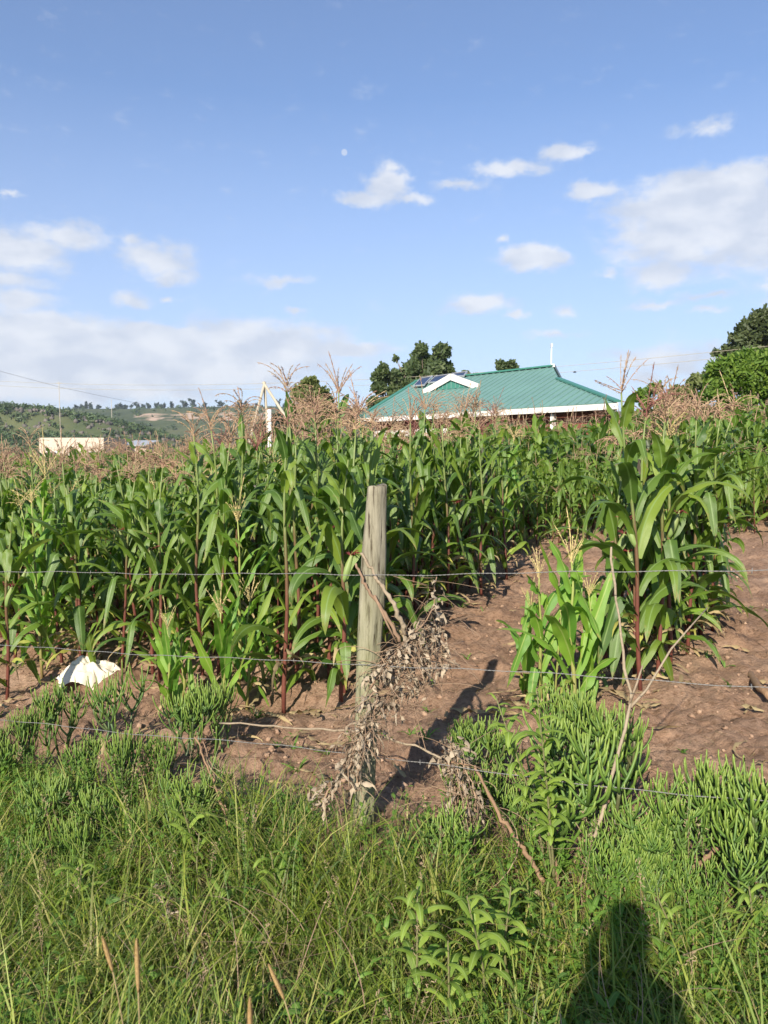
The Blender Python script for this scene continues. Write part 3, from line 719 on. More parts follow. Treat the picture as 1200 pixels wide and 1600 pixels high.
# cream block building far left
def cream_building():
    Y = 46; x0 = at(62, 690, Y)[0]; x1 = at(163, 690, Y)[0]; zt = at(62, 684, Y)[2]; zg = float(zland((x0+x1)/2, Y))
    o = empty('cream_building', ((x0+x1)/2, Y+2, zg), 'low cream plastered building behind the maize at far left', 'building')
    L = np.array(o.location); H = zt-zg
    mb = MB(); w = x1-x0
    for (cx, cy, sx, sy) in ((0, -2, w, .2), (0, 2, w, .2), (-w/2+.1, 0, .2, 3.78), (w/2-.1, 0, .2, 3.78)):
        mb.box((cx, cy, H/2), (sx, sy, H))
    mb.obj('wall', M['cream'], o, smooth=False)
    MB().box((0, .1, H-.06), (w-.5, 3.8, .06)).obj('roof', M['sheet'], o, smooth=False)
    for cx in (-1.2, .2, 1.4):
        f = MB().box((cx, -2.12, H*.62), (.7, .06, .8)).obj('window', M['whitepaint'], o, smooth=False)
        MB().box((cx, -2.16, H*.62), (.6, .03, .7)).obj('pane', M['glass'], f, smooth=False)
    # second, iron roofed shed to its right
    Y = 50; a_ = at(186, 690, Y); b_ = at(228, 690, Y); w = b_[0]-a_[0]; zg = float(zland(a_[0], Y)); H = at(200, 690, Y)[2]-zg
    o = empty('iron_shed', ((a_[0]+b_[0])/2, Y+1.5, zg), 'small shed with pale iron roof right of the cream building', 'shed')
    mb = MB()
    mb.box((0, 0, (H-.2)/2), (w*.92, 2.6, H-.2)); mb.obj('wall', M['cream'], o, smooth=False)
    MB().box((0, 0, H-.08), (w, 3.1, .07), [[1, 0, 0], [0, math.cos(.12), math.sin(.12)], [0, -math.sin(.12), math.cos(.12)]]).obj('roof', M['sheet'], o, smooth=False)
    MB().box((0, -1.33, H*.4), (.7, .05, H*.75)).obj('door', M['darkstick'], o, smooth=False)
cream_building()

def poles():
    Y = 21; ap = at(413, 600, Y); zg = float(zland(ap[0], Y))
    o = empty('pole_tripod', (ap[0], Y, zg), 'three weathered poles leaning together like a tripod left of the house', 'pole frame')
    L = np.array(o.location)
    for px, py in ((393, 675), (419, 690), (463, 678)):
        b = at(px, py, Y+(.5 if px == 419 else -.1)); d = b-ap; b2 = ap+d*((zg-.2-ap[2])/d[2]); t = ap-d*.04
        MB().tube([b2-L, (b2+t)/2-L+np.array([.02, 0, 0]), t-L], [.05, .045, .035], 7).obj('leg', M['pole'], o)
    b = at(421, 640, 20.2)
    z = float(zland(b[0], 20.2))
    o = MB().tube([(0, 0, -.2), (0, 0, b[2]-z)], [.05, .05], 8).obj('white_post', M['whitepaint']); o.location = (b[0], 20.2, z)
    tag(o, 'white painted post standing just beside the leaning poles', 'post')
poles()

def powerlines():
    o = empty('power_line', (-38, 74, float(zland(-38, 74))), 'two pale power wires crossing in front of the trees behind the house', 'power line')
    L = np.array(o.location)
    Pl = at(-40, 600, 72); Pm = at(560, 597, 56); Pr = at(1400, 513, 43)
    for dz in (0, -.42):
        a_ = at(-60, 592, 74)+np.array([0, 0, dz]); b_ = at(1500, 505, 44)+np.array([0, 0, dz])
        t = np.linspace(0, 1, 60)[:, None]; c = a_+(b_-a_)*t
        tgt = at(560, 597, 60)[2]+dz
        i = np.argmin(np.abs(c[:, 0]/c[:, 1]-(560-600)/1200)); sag = c[i, 2]-tgt
        c[:, 2] -= sag*4*(t[:, 0]*(1-t[:, 0]))/(4*t[i, 0]*(1-t[i, 0]))
        MB().tube(c-L, .013, 4).obj('wire', M['pole'], o)
    for e in (a_, b_):
        z = float(zland(e[0], e[1])); MB().tube([np.array([e[0], e[1], z-.3])-L, e+np.array([0, 0, 1])-L], [.14, .09], 8).obj('pole', M['pole'], o)
    o = empty('power_line', (-84, 200, 0), 'faint thin wire on a slim pole sloping down over the far left hill', 'power line')
    L = np.array(o.location)
    pts = np.array([at(-200, 545, 150), at(0, 580, 200), at(90, 604, 300), at(150, 617, 380), at(230, 633, 470)])
    MB().tube(pts-L, [.025, .035, .05, .06, .07], 4).obj('wire', M['bark'], o)
    p = at(92, 596, 300); q = p.copy(); q[2] = -2
    MB().tube([q-L, p-L], [.15, .10], 6).obj('pole', M['pole'], o)
    MB().box(p-L+np.array([0, 0, -.6]), (2.2, .15, .15)).obj('crossarm', M['pole'], o, smooth=False)
    p = at(174, 624, 400); q = p.copy(); q[2] = -2
    MB().tube([q-L, p-L], [.16, .12], 6).obj('pole', M['pole'], o)
powerlines()

def bird():
    p = at(898, 582, 45)
    b = MB().tube([(-.11, 0, 0), (-.05, 0, .01), (.04, 0, .01), (.12, 0, .0)], [.005, .03, .03, .005], 6)
    o = b.obj('bird', M['bird']); o.location = p; tag(o, 'tiny dark bird flying right of the house ridge', 'bird')
    for s in (-1, 1):
        MB().grid(np.array([[(-.03, 0, .01), (.04, 0, .01)], [(-.04, s*.08, .07), (.03, s*.08, .07)], [(-.06, s*.17, .05), (-.04, s*.17, .05)]])).obj('wing', M['bird'], o)
bird()
def moon():
    m = bpy.data.materials.new('daytime_moon'); m.use_nodes = True; t = m.node_tree; t.nodes.clear()
    out = nd(t, 'ShaderNodeOutputMaterial'); tr = nd(t, 'ShaderNodeBsdfTransparent'); em = nd(t, 'ShaderNodeEmission'); em.inputs[0].default_value = (.62, .70, .86, 1); em.inputs[1].default_value = .62
    mx = nd(t, 'ShaderNodeMixShader'); tc = nd(t, 'ShaderNodeTexNoise'); tc.inputs['Scale'].default_value = .06
    mr = nd(t, 'ShaderNodeMapRange'); lk(t, tc.outputs['Fac'], mr.inputs['Value']); mr.inputs[3].default_value = .25; mr.inputs[4].default_value = .75
    lk(t, mr.outputs[0], mx.inputs[0]); lk(t, tr.outputs[0], mx.inputs[1]); lk(t, em.outputs[0], mx.inputs[2]); lk(t, mx.outputs[0], out.inputs[0])
    p = at(538, 238, 6000); rr = 6000*4.6/1200
    th = np.linspace(0, math.pi, 14); ph = np.arange(24)/24*2*math.pi
    P = np.stack([np.sin(th)[:, None]*np.cos(ph), np.sin(th)[:, None]*np.sin(ph), np.cos(th)[:, None]+0*ph], -1)*rr
    o = MB().grid(P, True).obj('moon', m); o.location = p; tag(o, kind='structure')
    o.visible_shadow = True
moon()

# ------------------------------------------------------------------ maize
def leaf_pts(rng, L, Wd, th0, th1, phi, m=14, kink=None, twist=.5, curl=0.):
    s = np.linspace(0, 1, m)
    th = th0+(th1-th0)*s**1.35
    if kink: th = np.where(s > kink, np.maximum(th, R(150)+.2*s), th)
    ph = phi+curl*s**1.5
    T = np.stack([np.sin(th)*np.cos(ph), np.sin(th)*np.sin(ph), np.cos(th)], -1)
    P = np.concatenate([[[0, 0, 0]], np.cumsum((T[:-1]+T[1:])/2*L/(m-1), 0)])
    side = np.stack([-np.sin(ph), np.cos(ph), 0*ph], -1)
    nr = np.cross(T, side); nr = -nr
    tw = twist*s**1.2
    sd = side*np.cos(tw)[:, None]+nr*np.sin(tw)[:, None]; nn = np.cross(sd, T)
    w = Wd*np.minimum(1, .5+1.9*s)*np.maximum(1-s**2.3, 0)**.75*.5+.0008
    return P, T, sd, nn, w, s
def leaf_mb(rng, base, L, Wd, th0, th1, phi, m=14, n=5, kink=None, twist=None, curl=None, wave=.16, mb=None, tv=None, mi=0):
    if twist is None: twist = rng.normal()*.55
    if curl is None: curl = rng.normal()*.35
    P, T, sd, nn, w, s = leaf_pts(rng, L, Wd, th0, th1, phi, m, kink, twist, curl)
    u = np.linspace(-1, 1, n)
    fold = .55*(1-s)**1.2+.10
    ph0 = rng.random()*6.28; fr = 14+8*rng.random()
    rip = wave*np.sin(fr*s[:, None]+ph0+np.sign(u)[None]*1.3)*(u**2)[None]*(np.sin(math.pi*np.clip(s*1.1, 0, 1))[:, None])
    G = P[:, None]+sd[:, None]*(u[None, :, None]*w[:, None, None]*(1-.25*fold[:, None, None]))+nn[:, None]*((fold[:, None]*np.abs(u)[None]+rip*2.0)*w[:, None])[:, :, None]
    mb = mb or MB()
    mb.grid(G+np.asarray(base), tv=rng.random()*.16 if tv is None else tv, mi=mi)
    return mb
def curve(rng, p0, L, th0, th1, phi, m, curl=0):
    s = np.linspace(0, 1, m); th = th0+(th1-th0)*s**1.3; ph = phi+curl*s
    T = np.stack([np.sin(th)*np.cos(ph), np.sin(th)*np.sin(ph), np.cos(th)], -1)
    return np.asarray(p0)+np.concatenate([[[0, 0, 0]], np.cumsum((T[:-1]+T[1:])/2*L/(m-1), 0)])
def tassel_mb(rng, base, nb, L, droop, spread=.75, mb=None, m=11, sides=4, r=.0044, spike=.30, mi=0, tiltdir=0, tilt=.1):
    mb = mb or MB()
    def br(p0, L_, a, b, ph, r_):
        pts = curve(rng, p0, L_, a, b, ph, m, rng.normal()*.3)
        rad = r_*(.35+.65*(np.arange(m) % 2))*np.linspace(1, .65, m); rad[0] = r_*.35
        mb.tube(pts, rad, sides, tv=rng.random(), mi=mi, cap=False)
        if m > 7:   # spikelets stand off the branch
            k = rng.integers(1, m-1, m*2); d = rng.normal(size=(len(k), 3)); d /= np.linalg.norm(d, axis=1)[:, None]; d[:, 2] -= .3
            c = pts[k]+ (pts[k+1]-pts[k])*rng.random((len(k), 1)); e = np.cross(d, rng.normal(size=d.shape)); e /= np.linalg.norm(e, axis=1)[:, None]
            G = np.stack([np.stack([c-e*.0012, c+e*.0012], 1), np.stack([c+d*.006-e*.0022, c+d*.006+e*.0022], 1), np.stack([c+d*.012-e*.0004, c+d*.012+e*.0004], 1)], 1)
            mb.grid(G, tv=rng.random(len(k)), mi=mi)
    br(base, spike*1.15, tilt, tilt+.15, tiltdir, r*1.35)
    for i in range(nb):
        z = -.02+.10*rng.random()*(.4 if nb < 12 else 1)
        a = .25+spread*rng.random()
        br(np.asarray(base)+[0, 0, z], L*1.25*(.65+.5*rng.random()), a, a+droop*(.5+.8*rng.random()), rng.random()*6.28, r)
    return mb
def ear_mbs(rng, p, phi, s=1.0):
    d = np.array([math.sin(.35)*math.cos(phi), math.sin(.35)*math.sin(phi), math.cos(.35)])
    t = np.linspace(0, 1, 8)[:, None]; pts = np.asarray(p)+d*(t*.20*s)
    h = MB().tube(pts, np.array([.010, .019, .025, .026, .023, .018, .012, .006])*s, 8)
    tip = pts[-2]
    k = MB()
    for i in range(14):
        k.tube(curve(rng, tip, .06*s+.05*s*rng.random(), .2+.5*rng.random(), 1.6+1.2*rng.random(), rng.random()*6.28, 5), [.0022]*5, 3)
    return h, k
def maize_proto(seed, H=1.75, nl=12, style='green', tassel=(14, .17, .9), spread=.7, Lf=.76, Wf=.084, ear=True, dry=5, lean=.05, low=False, leafmul=1., th_up=None):
    """list of (part name, mesh, ...)"""
    rng = np.random.default_rng(seed)
    leafm = {'green': M['leaf'], 'young': M['leaf_young'], 'purple': M['leaf_purple']}[style]
    stm = M['stalk_green'] if style == 'young' else M['stalk']
    ld = rng.random()*6.28
    z = np.linspace(0, 1, 12); bend = lean*z**2*H
    SP = np.stack([np.cos(ld)*bend+.012*np.sin(z*9+seed), np.sin(ld)*bend+.012*np.cos(z*8), z*H], -1)
    SP[0, 2] = -.06
    rad = np.interp(z, [0, .15, .6, 1], [.0145, .0135, .0105, .0045])
    parts = []; joined = MB() if low else None
    if low: joined.tube(SP[::3], rad[::3], 3, mi=1)
    else: parts.append(('stalk', MB().tube(SP, rad*(1+.10*(np.arange(12) % 2)), 8).mesh('stalk', stm)))
    az = rng.random()*6.28
    for i in range(nl):
        f = (i+.5)/nl; hz = (.05+.87*f**1.0)
        p = np.array([np.interp(hz, z, SP[:, k]) for k in range(3)])
        az += math.pi+rng.normal()*.38
        size = (.55+.45*math.sin(math.pi*min(1, f*1.0+.12)))*(1.0 if f < .8 else 1.0-.45*(f-.8)/.2)
        L = Lf*size*rng.uniform(.78, 1.12)*leafmul; Wd = Wf*(.70+.30*size)*rng.uniform(.85, 1.2)
        th0 = R(rng.uniform(9, 27)) if f > .25 else R(rng.uniform(25, 50))
        th1 = R(rng.uniform(105, 195)) if f < .85 else R(rng.uniform(35, 120))
        if f > .45 and rng.random() < .38: th1 = R(rng.uniform(45, 105))
        if style == 'young': th1 = R(rng.uniform(45, 140)); th0 = R(rng.uniform(12, 30))
        if th_up: th1 = R(rng.uniform(*th_up))
        kink = rng.uniform(.22, .6) if rng.random() < .36 else None
        if low: leaf_mb(rng, p, L, Wd, th0, th1, az, m=7, n=2, kink=kink, mb=joined, tv=0, mi=0)
        else: parts.append(('leaf', leaf_mb(rng, p, L, Wd, th0, th1, az, m=15, n=5, kink=kink).mesh('leaf', leafm)))
    for i in range(dry):
        hz = .04+.2*rng.random(); p = np.array([np.interp(hz, z, SP[:, k]) for k in range(3)])
        if low: continue
        lm = M['dry_leaf'] if rng.random() < .6 else M['yellow_leaf']
        parts.append(('dry_leaf', leaf_mb(rng, p, rng.uniform(.2, .42), .032, R(rng.uniform(30, 60)), R(rng.uniform(150, 178)), rng.random()*6.28, m=10, n=3, wave=.5, twist=rng.normal()*1.5).mesh('dry_leaf', lm)))
    tm = {'green': M['tassel'], 'young': M['tassel_pale'], 'purple': M['tassel_dark']}[style]
    if tassel:
        nb, TL, dr = tassel
        if low:
            tassel_mb(rng, SP[-1], max(5, nb//3), TL*1.0, dr, spread, mb=joined, m=4, sides=3, r=.006, spike=TL*1.5, mi=2)
        else: parts.append(('tassel', tassel_mb(rng, SP[-1], nb, TL, dr, spread, spike=.16+.18*rng.random(), tilt=rng.random()*.35, tiltdir=rng.random()*6.28).mesh('tassel', tm)))
    if ear and not low:
        hz = .45+.1*rng.random(); p = np.array([np.interp(hz, z, SP[:, k]) for k in range(3)])
        h, k = ear_mbs(rng, p, rng.random()*6.28); parts.append(('ear', h.mesh('ear', M['husk']))); parts.append(('>silk', k.mesh('silk', M['silk'])))
    if low: return joined
    return parts
PR = []
for i, kw in enumerate([
    dict(H=1.72, nl=15, tassel=(13, .17, .8)), dict(H=1.85, nl=15, tassel=(14, .19, 1.6), spread=1.0), dict(H=1.62, nl=14, tassel=None),
    dict(H=1.78, nl=14, tassel=(10, .18, .5), spread=.5), dict(H=1.66, nl=14, tassel=(19, .17, 1.8), spread=1.1), dict(H=1.9, nl=14, tassel=(12, .2, .9)),
    dict(H=1.55, nl=14, tassel=None, Wf=.11), dict(H=1.74, nl=15, tassel=(12, .18, 1.3), lean=.12), dict(H=1.68, nl=15, tassel=None, Lf=.86),
    dict(H=1.8, nl=15, tassel=(14, .2, 1.0), Wf=.118, Lf=.84)]):
    PR.append(maize_proto(100+i, **kw, ear=(i % 2 == 0)))
YOUNG = [maize_proto(140, H=1.0, nl=10, style='young', tassel=(9, .17, .25), spread=.35, Lf=.68, Wf=.11, ear=False, dry=2, th_up=(25, 110)),
         maize_proto(141, H=.92, nl=11, style='young', tassel=(7, .17, .2), spread=.3, Lf=.68, Wf=.11, ear=False, dry=2, th_up=(25, 120)),
         maize_proto(142, H=1.35, nl=11, style='young', tassel=(8, .16, .3), spread=.35, Lf=.60, Wf=.075, ear=False, dry=3, th_up=(40, 130)),
         maize_proto(143, H=.55, nl=8, style='young', tassel=None, Lf=.50, Wf=.05, ear=False, dry=2, th_up=(50, 150))]
PALE = [maize_proto(170+i, H=1.55+.1*i, nl=15, style='young', tassel=(12, .17, .9), Lf=.74, Wf=.085, ear=False, dry=5) for i in range(2)]
PURP = [maize_proto(150, H=1.65, nl=9, style='purple', tassel=(13, .20, .55), spread=.75, Lf=.5, Wf=.07, ear=False, dry=1, lean=.02)]
BIG = [maize_proto(160, H=1.95, nl=14, style='green', tassel=(9, .21, .35), spread=.95, Lf=.85, Wf=.11, ear=True, dry=4, lean=.04),
       maize_proto(161, H=1.75, nl=14, style='green', tassel=(12, .17, .7), spread=.7, Lf=.85, Wf=.105, ear=False, dry=4, lean=.06)]
nobj = 0
placed = []
def place_maize(proto, x, y, rz, s, label, group=None, tilt=(0, 0), z=None, name='maize_plant', cat='maize plant'):
    global nobj
    o = empty(name, (x, y, gz(x, y) if z is None else z), label, cat, group, rz)
    o.rotation_euler = (tilt[0], tilt[1], rz); o.scale = (s, s, s)
    last = None
    for nm, me in proto:
        c = bpy.data.objects.new(nm.strip('>'), me); C.objects.link(c); c.parent = last if nm[0] == '>' else o; last = c; nobj += 1
    placed.append((x, y)); return o
def topscale(proto_h, px, py_base, py_top):
    """scale for a plant whose foot is at a pixel and whose stalk top reaches another height"""
    x, y = ground(px, py_base); return (at(px, py_top, y)[2]-gz(x, y))/proto_h
HP = {id(PR[i]): h for i, h in enumerate([1.72,1.85,1.62,1.78,1.66,1.9,1.55,1.74,1.68,1.8])}
for p_, h in zip(YOUNG, (1.0,.92,1.35,.55)): HP[id(p_)] = h
HP[id(PURP[0])] = 1.65
for p_, h in zip(BIG, (1.95, 1.75)): HP[id(p_)] = h
FR = 'single maize plants at the front edge of the field'
heroes = [  # proto, foot px, foot py, stalk-top py, rot deg, label, side lean
 (PR[6], 12, 1085, 800, 20, 'maize plant cut by the left edge of the photo, front row', 0),
 (YOUNG[2], 78, 1022, 745, 80, 'pale yellow-green maize plant near the left edge, behind the left pencil-stem clump', -.03),
 (PR[7], 152, 1018, 738, 10, 'dark maize plant rising right behind the white sack', 0),
 (PR[4], 150, 985, 742, 130, 'maize plant with bushy pink tassel standing above the cream building', 0),
 (PR[0], 218, 1012, 748, 200, 'maize plant with dark red stalk just right of the white sack', .0),
 (PR[3], 262, 985, 722, 60, 'maize plant with dark stalk between the white sack and the bright plant', 0),
 (YOUNG[2], 372, 1082, 815, 155, 'bright yellow-green maize plant left of the red stalked one, nearer the fence', -.07),
 (YOUNG[3], 285, 1095, 990, 20, 'short bright young maize plant at the fence, left of the post', .05),
 (YOUNG[3], 410, 1075, 960, 200, 'short leafy maize shoot beside the foot of the tall red stalk', -.05),
 (PR[1], 446, 1105, 668, 100, 'tall maize with bright red lower stalk, a long way left of the post', -.02),
 (PR[5], 452, 1040, 608, 250, 'tallest maize left of the post, its long tassel spike against the clouds', -.05),
 (YOUNG[1], 352, 1118, 955, 40, 'light green young maize at the fence under the bright tall one', -.04),
 (YOUNG[0], 388, 1100, 940, 160, 'light green young maize between the bright tall one and the red stalk', .03),
 (YOUNG[1], 268, 1118, 985, 260, 'light green young maize at the fence, nearest to the white sack', -.03),
 (YOUNG[1], 75, 1040, 905, 100, 'light green young maize at the foot of the pale plant near the left edge', .0),
 (BIG[1], 518, 1062, 660, 30, 'broad leaved maize plant standing close left of the post', 0),
 (PR[4], 532, 1050, 655, 170, 'maize plant touching the left side of the post, red stalk', 0),
 (PR[1], 490, 1000, 640, 300, 'maize plant with big drooping pink tassel left of the post top', 0),
 (PR[9], 612, 985, 690, 20, 'maize plant showing its leaves right behind the post', 0),
 (PR[3], 648, 965, 640, 210, 'maize plant with upright tassel spike in front of the left roof slope', 0),
 (PR[2], 700, 960, 665, 75, 'maize plant at the field corner, right of the post', 0),
 (PR[0], 752, 935, 672, 160, 'maize plant with dark red stalk at the right flank of the block', 0),
 (PR[3], 735, 915, 640, 10, 'maize with thin pale tassel reaching in front of the roof dormer', 0),
 (PR[7], 790, 905, 668, 250, 'maize plant with pink tassels in front of the roof, right flank of the block', 0),
 (PR[0], 862, 868, 770, 40, 'short maize plant with tan tassel standing alone on the bare strip', 0),
 (BIG[0], 1002, 1085, 612, 15, 'tallest maize of the right clump, broad leaves and spread tan tassel', -.07),
 (PURP[0], 972, 1030, 652, 140, 'dark purple maize stalk with dark tassel left of the tallest right one', -.10),
 (BIG[1], 1030, 1065, 660, 80, 'broad leaved maize in the middle of the right clump', 0.03),
 (PR[4], 1045, 1030, 655, 250, 'maize with dense pink bushy tassel in the right clump', 0),
 (PR[9], 1075, 1010, 655, 20, 'maize leaning out at the right side of the right clump', .05),
 (PR[7], 1092, 975, 645, 110, 'maize with narrow upright spike at the right end of the clump', 0),
 (PR[6], 1118, 960, 760, 200, 'shorter maize trailing dry leaves at the far right of the clump', .07),
 (PR[8], 990, 1045, 760, 230, 'maize without tassel, low leaves spreading left from the right clump', -.05),
 (YOUNG[0], 845, 1110, 900, 30, 'bright yellow-green maize with pale tassel, left one of the fence pair', -.04),
 (YOUNG[2], 868, 1108, 960, 300, 'slim yellow-green maize squeezed between the bright fence pair', 0),
 (YOUNG[1], 822, 1085, 950, 70, 'small yellow-green maize at the left foot of the bright fence pair', -.06),
 (YOUNG[0], 925, 1100, 930, 240, 'yellow-green maize at the right foot of the bright fence pair', .05),
 (YOUNG[1], 895, 1115, 880, 190, 'bright yellow-green maize with pale tassel, right one of the fence pair', .02),
 (PR[6], 925, 1075, 905, 120, 'low green maize plant between the bright pair and the right clump', 0),
]
for k, (p_, px, py, pt, rz, lab, ln) in enumerate(heroes):
    x, y = ground(px, py)
    place_maize(p_, x, y, R(rz), topscale(HP[id(p_)], px, py, pt), lab, FR, tilt=(0, 0)).rotation_euler = Euler((0, ln, R(rz)))
# the block of rows left of and behind the post, parallel to the fence
def block():
    mrn = random.Random(21); cand = []
    for r_ in range(0, 60):
        t = 1.62+.62*r_
        u = -34.
        while u < 30:
            u += .28*mrn.uniform(.7, 1.35)
            for q in range(1 if mrn.random() < .6 else 2):
                x = FP[0]+FU[0]*u+FN[0]*(t+mrn.gauss(0, .06)); y = FP[1]+FU[1]*u+FN[1]*(t+mrn.gauss(0, .06))
                x += mrn.gauss(0, .05); y += mrn.gauss(0, .04)
                if y < 3 or y > 36 or abs(x) > .56*y+1.2: continue
                edge = .36*(y-4.9)-.25
                inblock = x < edge
                farright = y > 12.3+.25*max(0, 3-x)*0 and x > edge
                if y > 11.8 and not inblock: inblock = True; fr_ = True
                else: fr_ = False
                if not inblock: continue
                cand.append((math.hypot(x, y), x, y, fr_, mrn.random()))
    # a row of further plants inside the right clump
    for u_ in range(36):
        x = 1.60+.030*u_+mrn.gauss(0, .14); y = 4.9+.036*u_+abs(mrn.gauss(0, .3)); cand.append((math.hypot(x, y), x, y, 2, mrn.random()))
    cand = [c for c in cand if all((c[1]-a_)**2+(c[2]-b_)**2 > .03 for a_, b_ in placed)]
    cand.sort()
    return cand
cand = block()
NIND = 300-len(heroes)
COLS = [(-999,70,'at the left photo edge'),(70,190,'behind the white sack'),(190,300,'just right of the sack'),(300,395,'behind the bright left maize'),
        (395,480,'behind the red stalked maize'),(480,560,'close to the left of the post'),(560,630,'straight behind the post'),(630,700,'under the left roof slope'),
        (700,790,'under the roof dormer'),(790,1000,'under the right end of the roof'),(1000,9999,'near the right photo edge')]
TRAIT = ['slender tassel','drooping tassel','bare green top','upright tassel','bushy tassel','long tassel','stout bare top','leaning pink tassel','no tassel','wide leaves']
def zone(x, y, fr_, k, q):
    px = 600+x/y*1200; col = [c[2] for c in COLS if c[0] <= px < c[1]][0]; tr = TRAIT[k] if q < .88 else 'pale yellowish leaves' if q < .97 else 'purplish leaves'
    if fr_ == 2: return ('green maize with %s inside the right clump, %s' % (tr, 'at its back' if y > 5.9 else 'toward its front' if y < 5.4 else 'in its middle'), 'maize plants inside the right clump')
    if fr_: return ('low far-field maize with %s, beyond the bare strip' % tr, 'maize plants of the far field')
    row = int((ft(x, y)-1.3)/.62); rn = ['front', 'second', 'third', 'fourth', 'fifth'][row] if row < 5 else 'deep'
    return ('%s row maize with %s %s' % (rn, tr, col), 'maize plants of the dense block')
near, farr = cand[:NIND], cand[NIND:]
LB = {}
for c in near:
    LB.setdefault(zone(c[1], c[2], c[3], int(c[4]*9.99), c[4])[0], []).append(c[0])
for (d, x, y, fr_, q) in near:
    pr = PR[int(q*9.99)] if q < .88 else PALE[int(d*1000) % 2] if q < .97 else PURP[0]
    px = 600+x/y*1200
    sc_ = rnd.uniform(.90, 1.10)
    if fr_ == 1: sc_ = .62*rnd.uniform(.85, 1.1)
    if fr_ == 2: sc_ = rnd.uniform(.88, 1.04)
    if not fr_ and (380 < px < 580 or px > 680): sc_ *= 1.06
    if not fr_ and px > 700: sc_ *= 1.02
    if not fr_ and px < 330: sc_ *= .90
    lab, grp = zone(x, y, fr_, int(q*9.99), q)
    ds = LB[lab]
    if len(ds) == 5: lab += ', '+['nearest', 'second nearest', 'middle', 'second farthest', 'farthest'][ds.index(d)]
    if 1 < len(ds) < 5: lab += ', '+{2: ['nearer', 'farther'], 3: ['nearest', 'middle', 'farthest'], 4: ['nearest', 'second nearest', 'third nearest', 'farthest']}[len(ds)][ds.index(d)]
    place_maize(pr, x, y, rnd.random()*6.28, sc_, lab, grp, tilt=(rnd.gauss(0, .04), rnd.gauss(0, .04)))
def far_stuff():
    LOW = [maize_proto(200+i, H=1.7+.05*(i % 4), nl=13, tassel=None if i % 2 else (12+2*(i % 4), .18, 1.2), low=True, Wf=.12, ear=False, spread=.9).arr() for i in range(8)]
    for nm, sel, lab in (('maize_rows', 0, 'maize rows of the dense block too far back to tell apart'), ('far_maize', 1, 'low tasselled maize of the far field stretching to the house')):
        mb = MB(); n = 0
        for (d, x, y, fr_, q) in farr:
            if (1 if fr_ else 0) != sel: continue
            if d > 17 and rnd.random() < .35: continue
            V, F, UV, A, MI = LOW[int(q*7.99)]
            a = rnd.random()*6.28; ca, sa = math.cos(a), math.sin(a)
            # the far field is shorter, and the ground the same
            s = rnd.uniform(.88, 1.06)*(.74 if fr_ else .97)
            if y > 15: s = rnd.uniform(.92, 1.24)
            k = 1.25 if d > 15 else 1.
            Rm = np.array([[ca*s*k, -sa*s*k, 0], [sa*s*k, ca*s*k, 0], [0, 0, s]])
            V2 = V@Rm.T+np.array([x, y, gz(x, y)])
            mb.v.append(V2); mb.f.append(F+mb.n); mb.uv.append(UV); mb.a.append(A+rnd.random()); mb.mi.append(MI); mb.n += len(V); n += 1
        print(nm, n, 'plants', sum(len(f) for f in mb.f)*2, 'tris')
        tag(mb.obj(nm, [M['leaf'], M['stalk'], M['tassel']]), lab, 'maize', kind='stuff')
far_stuff()
print('maize objects', nobj)

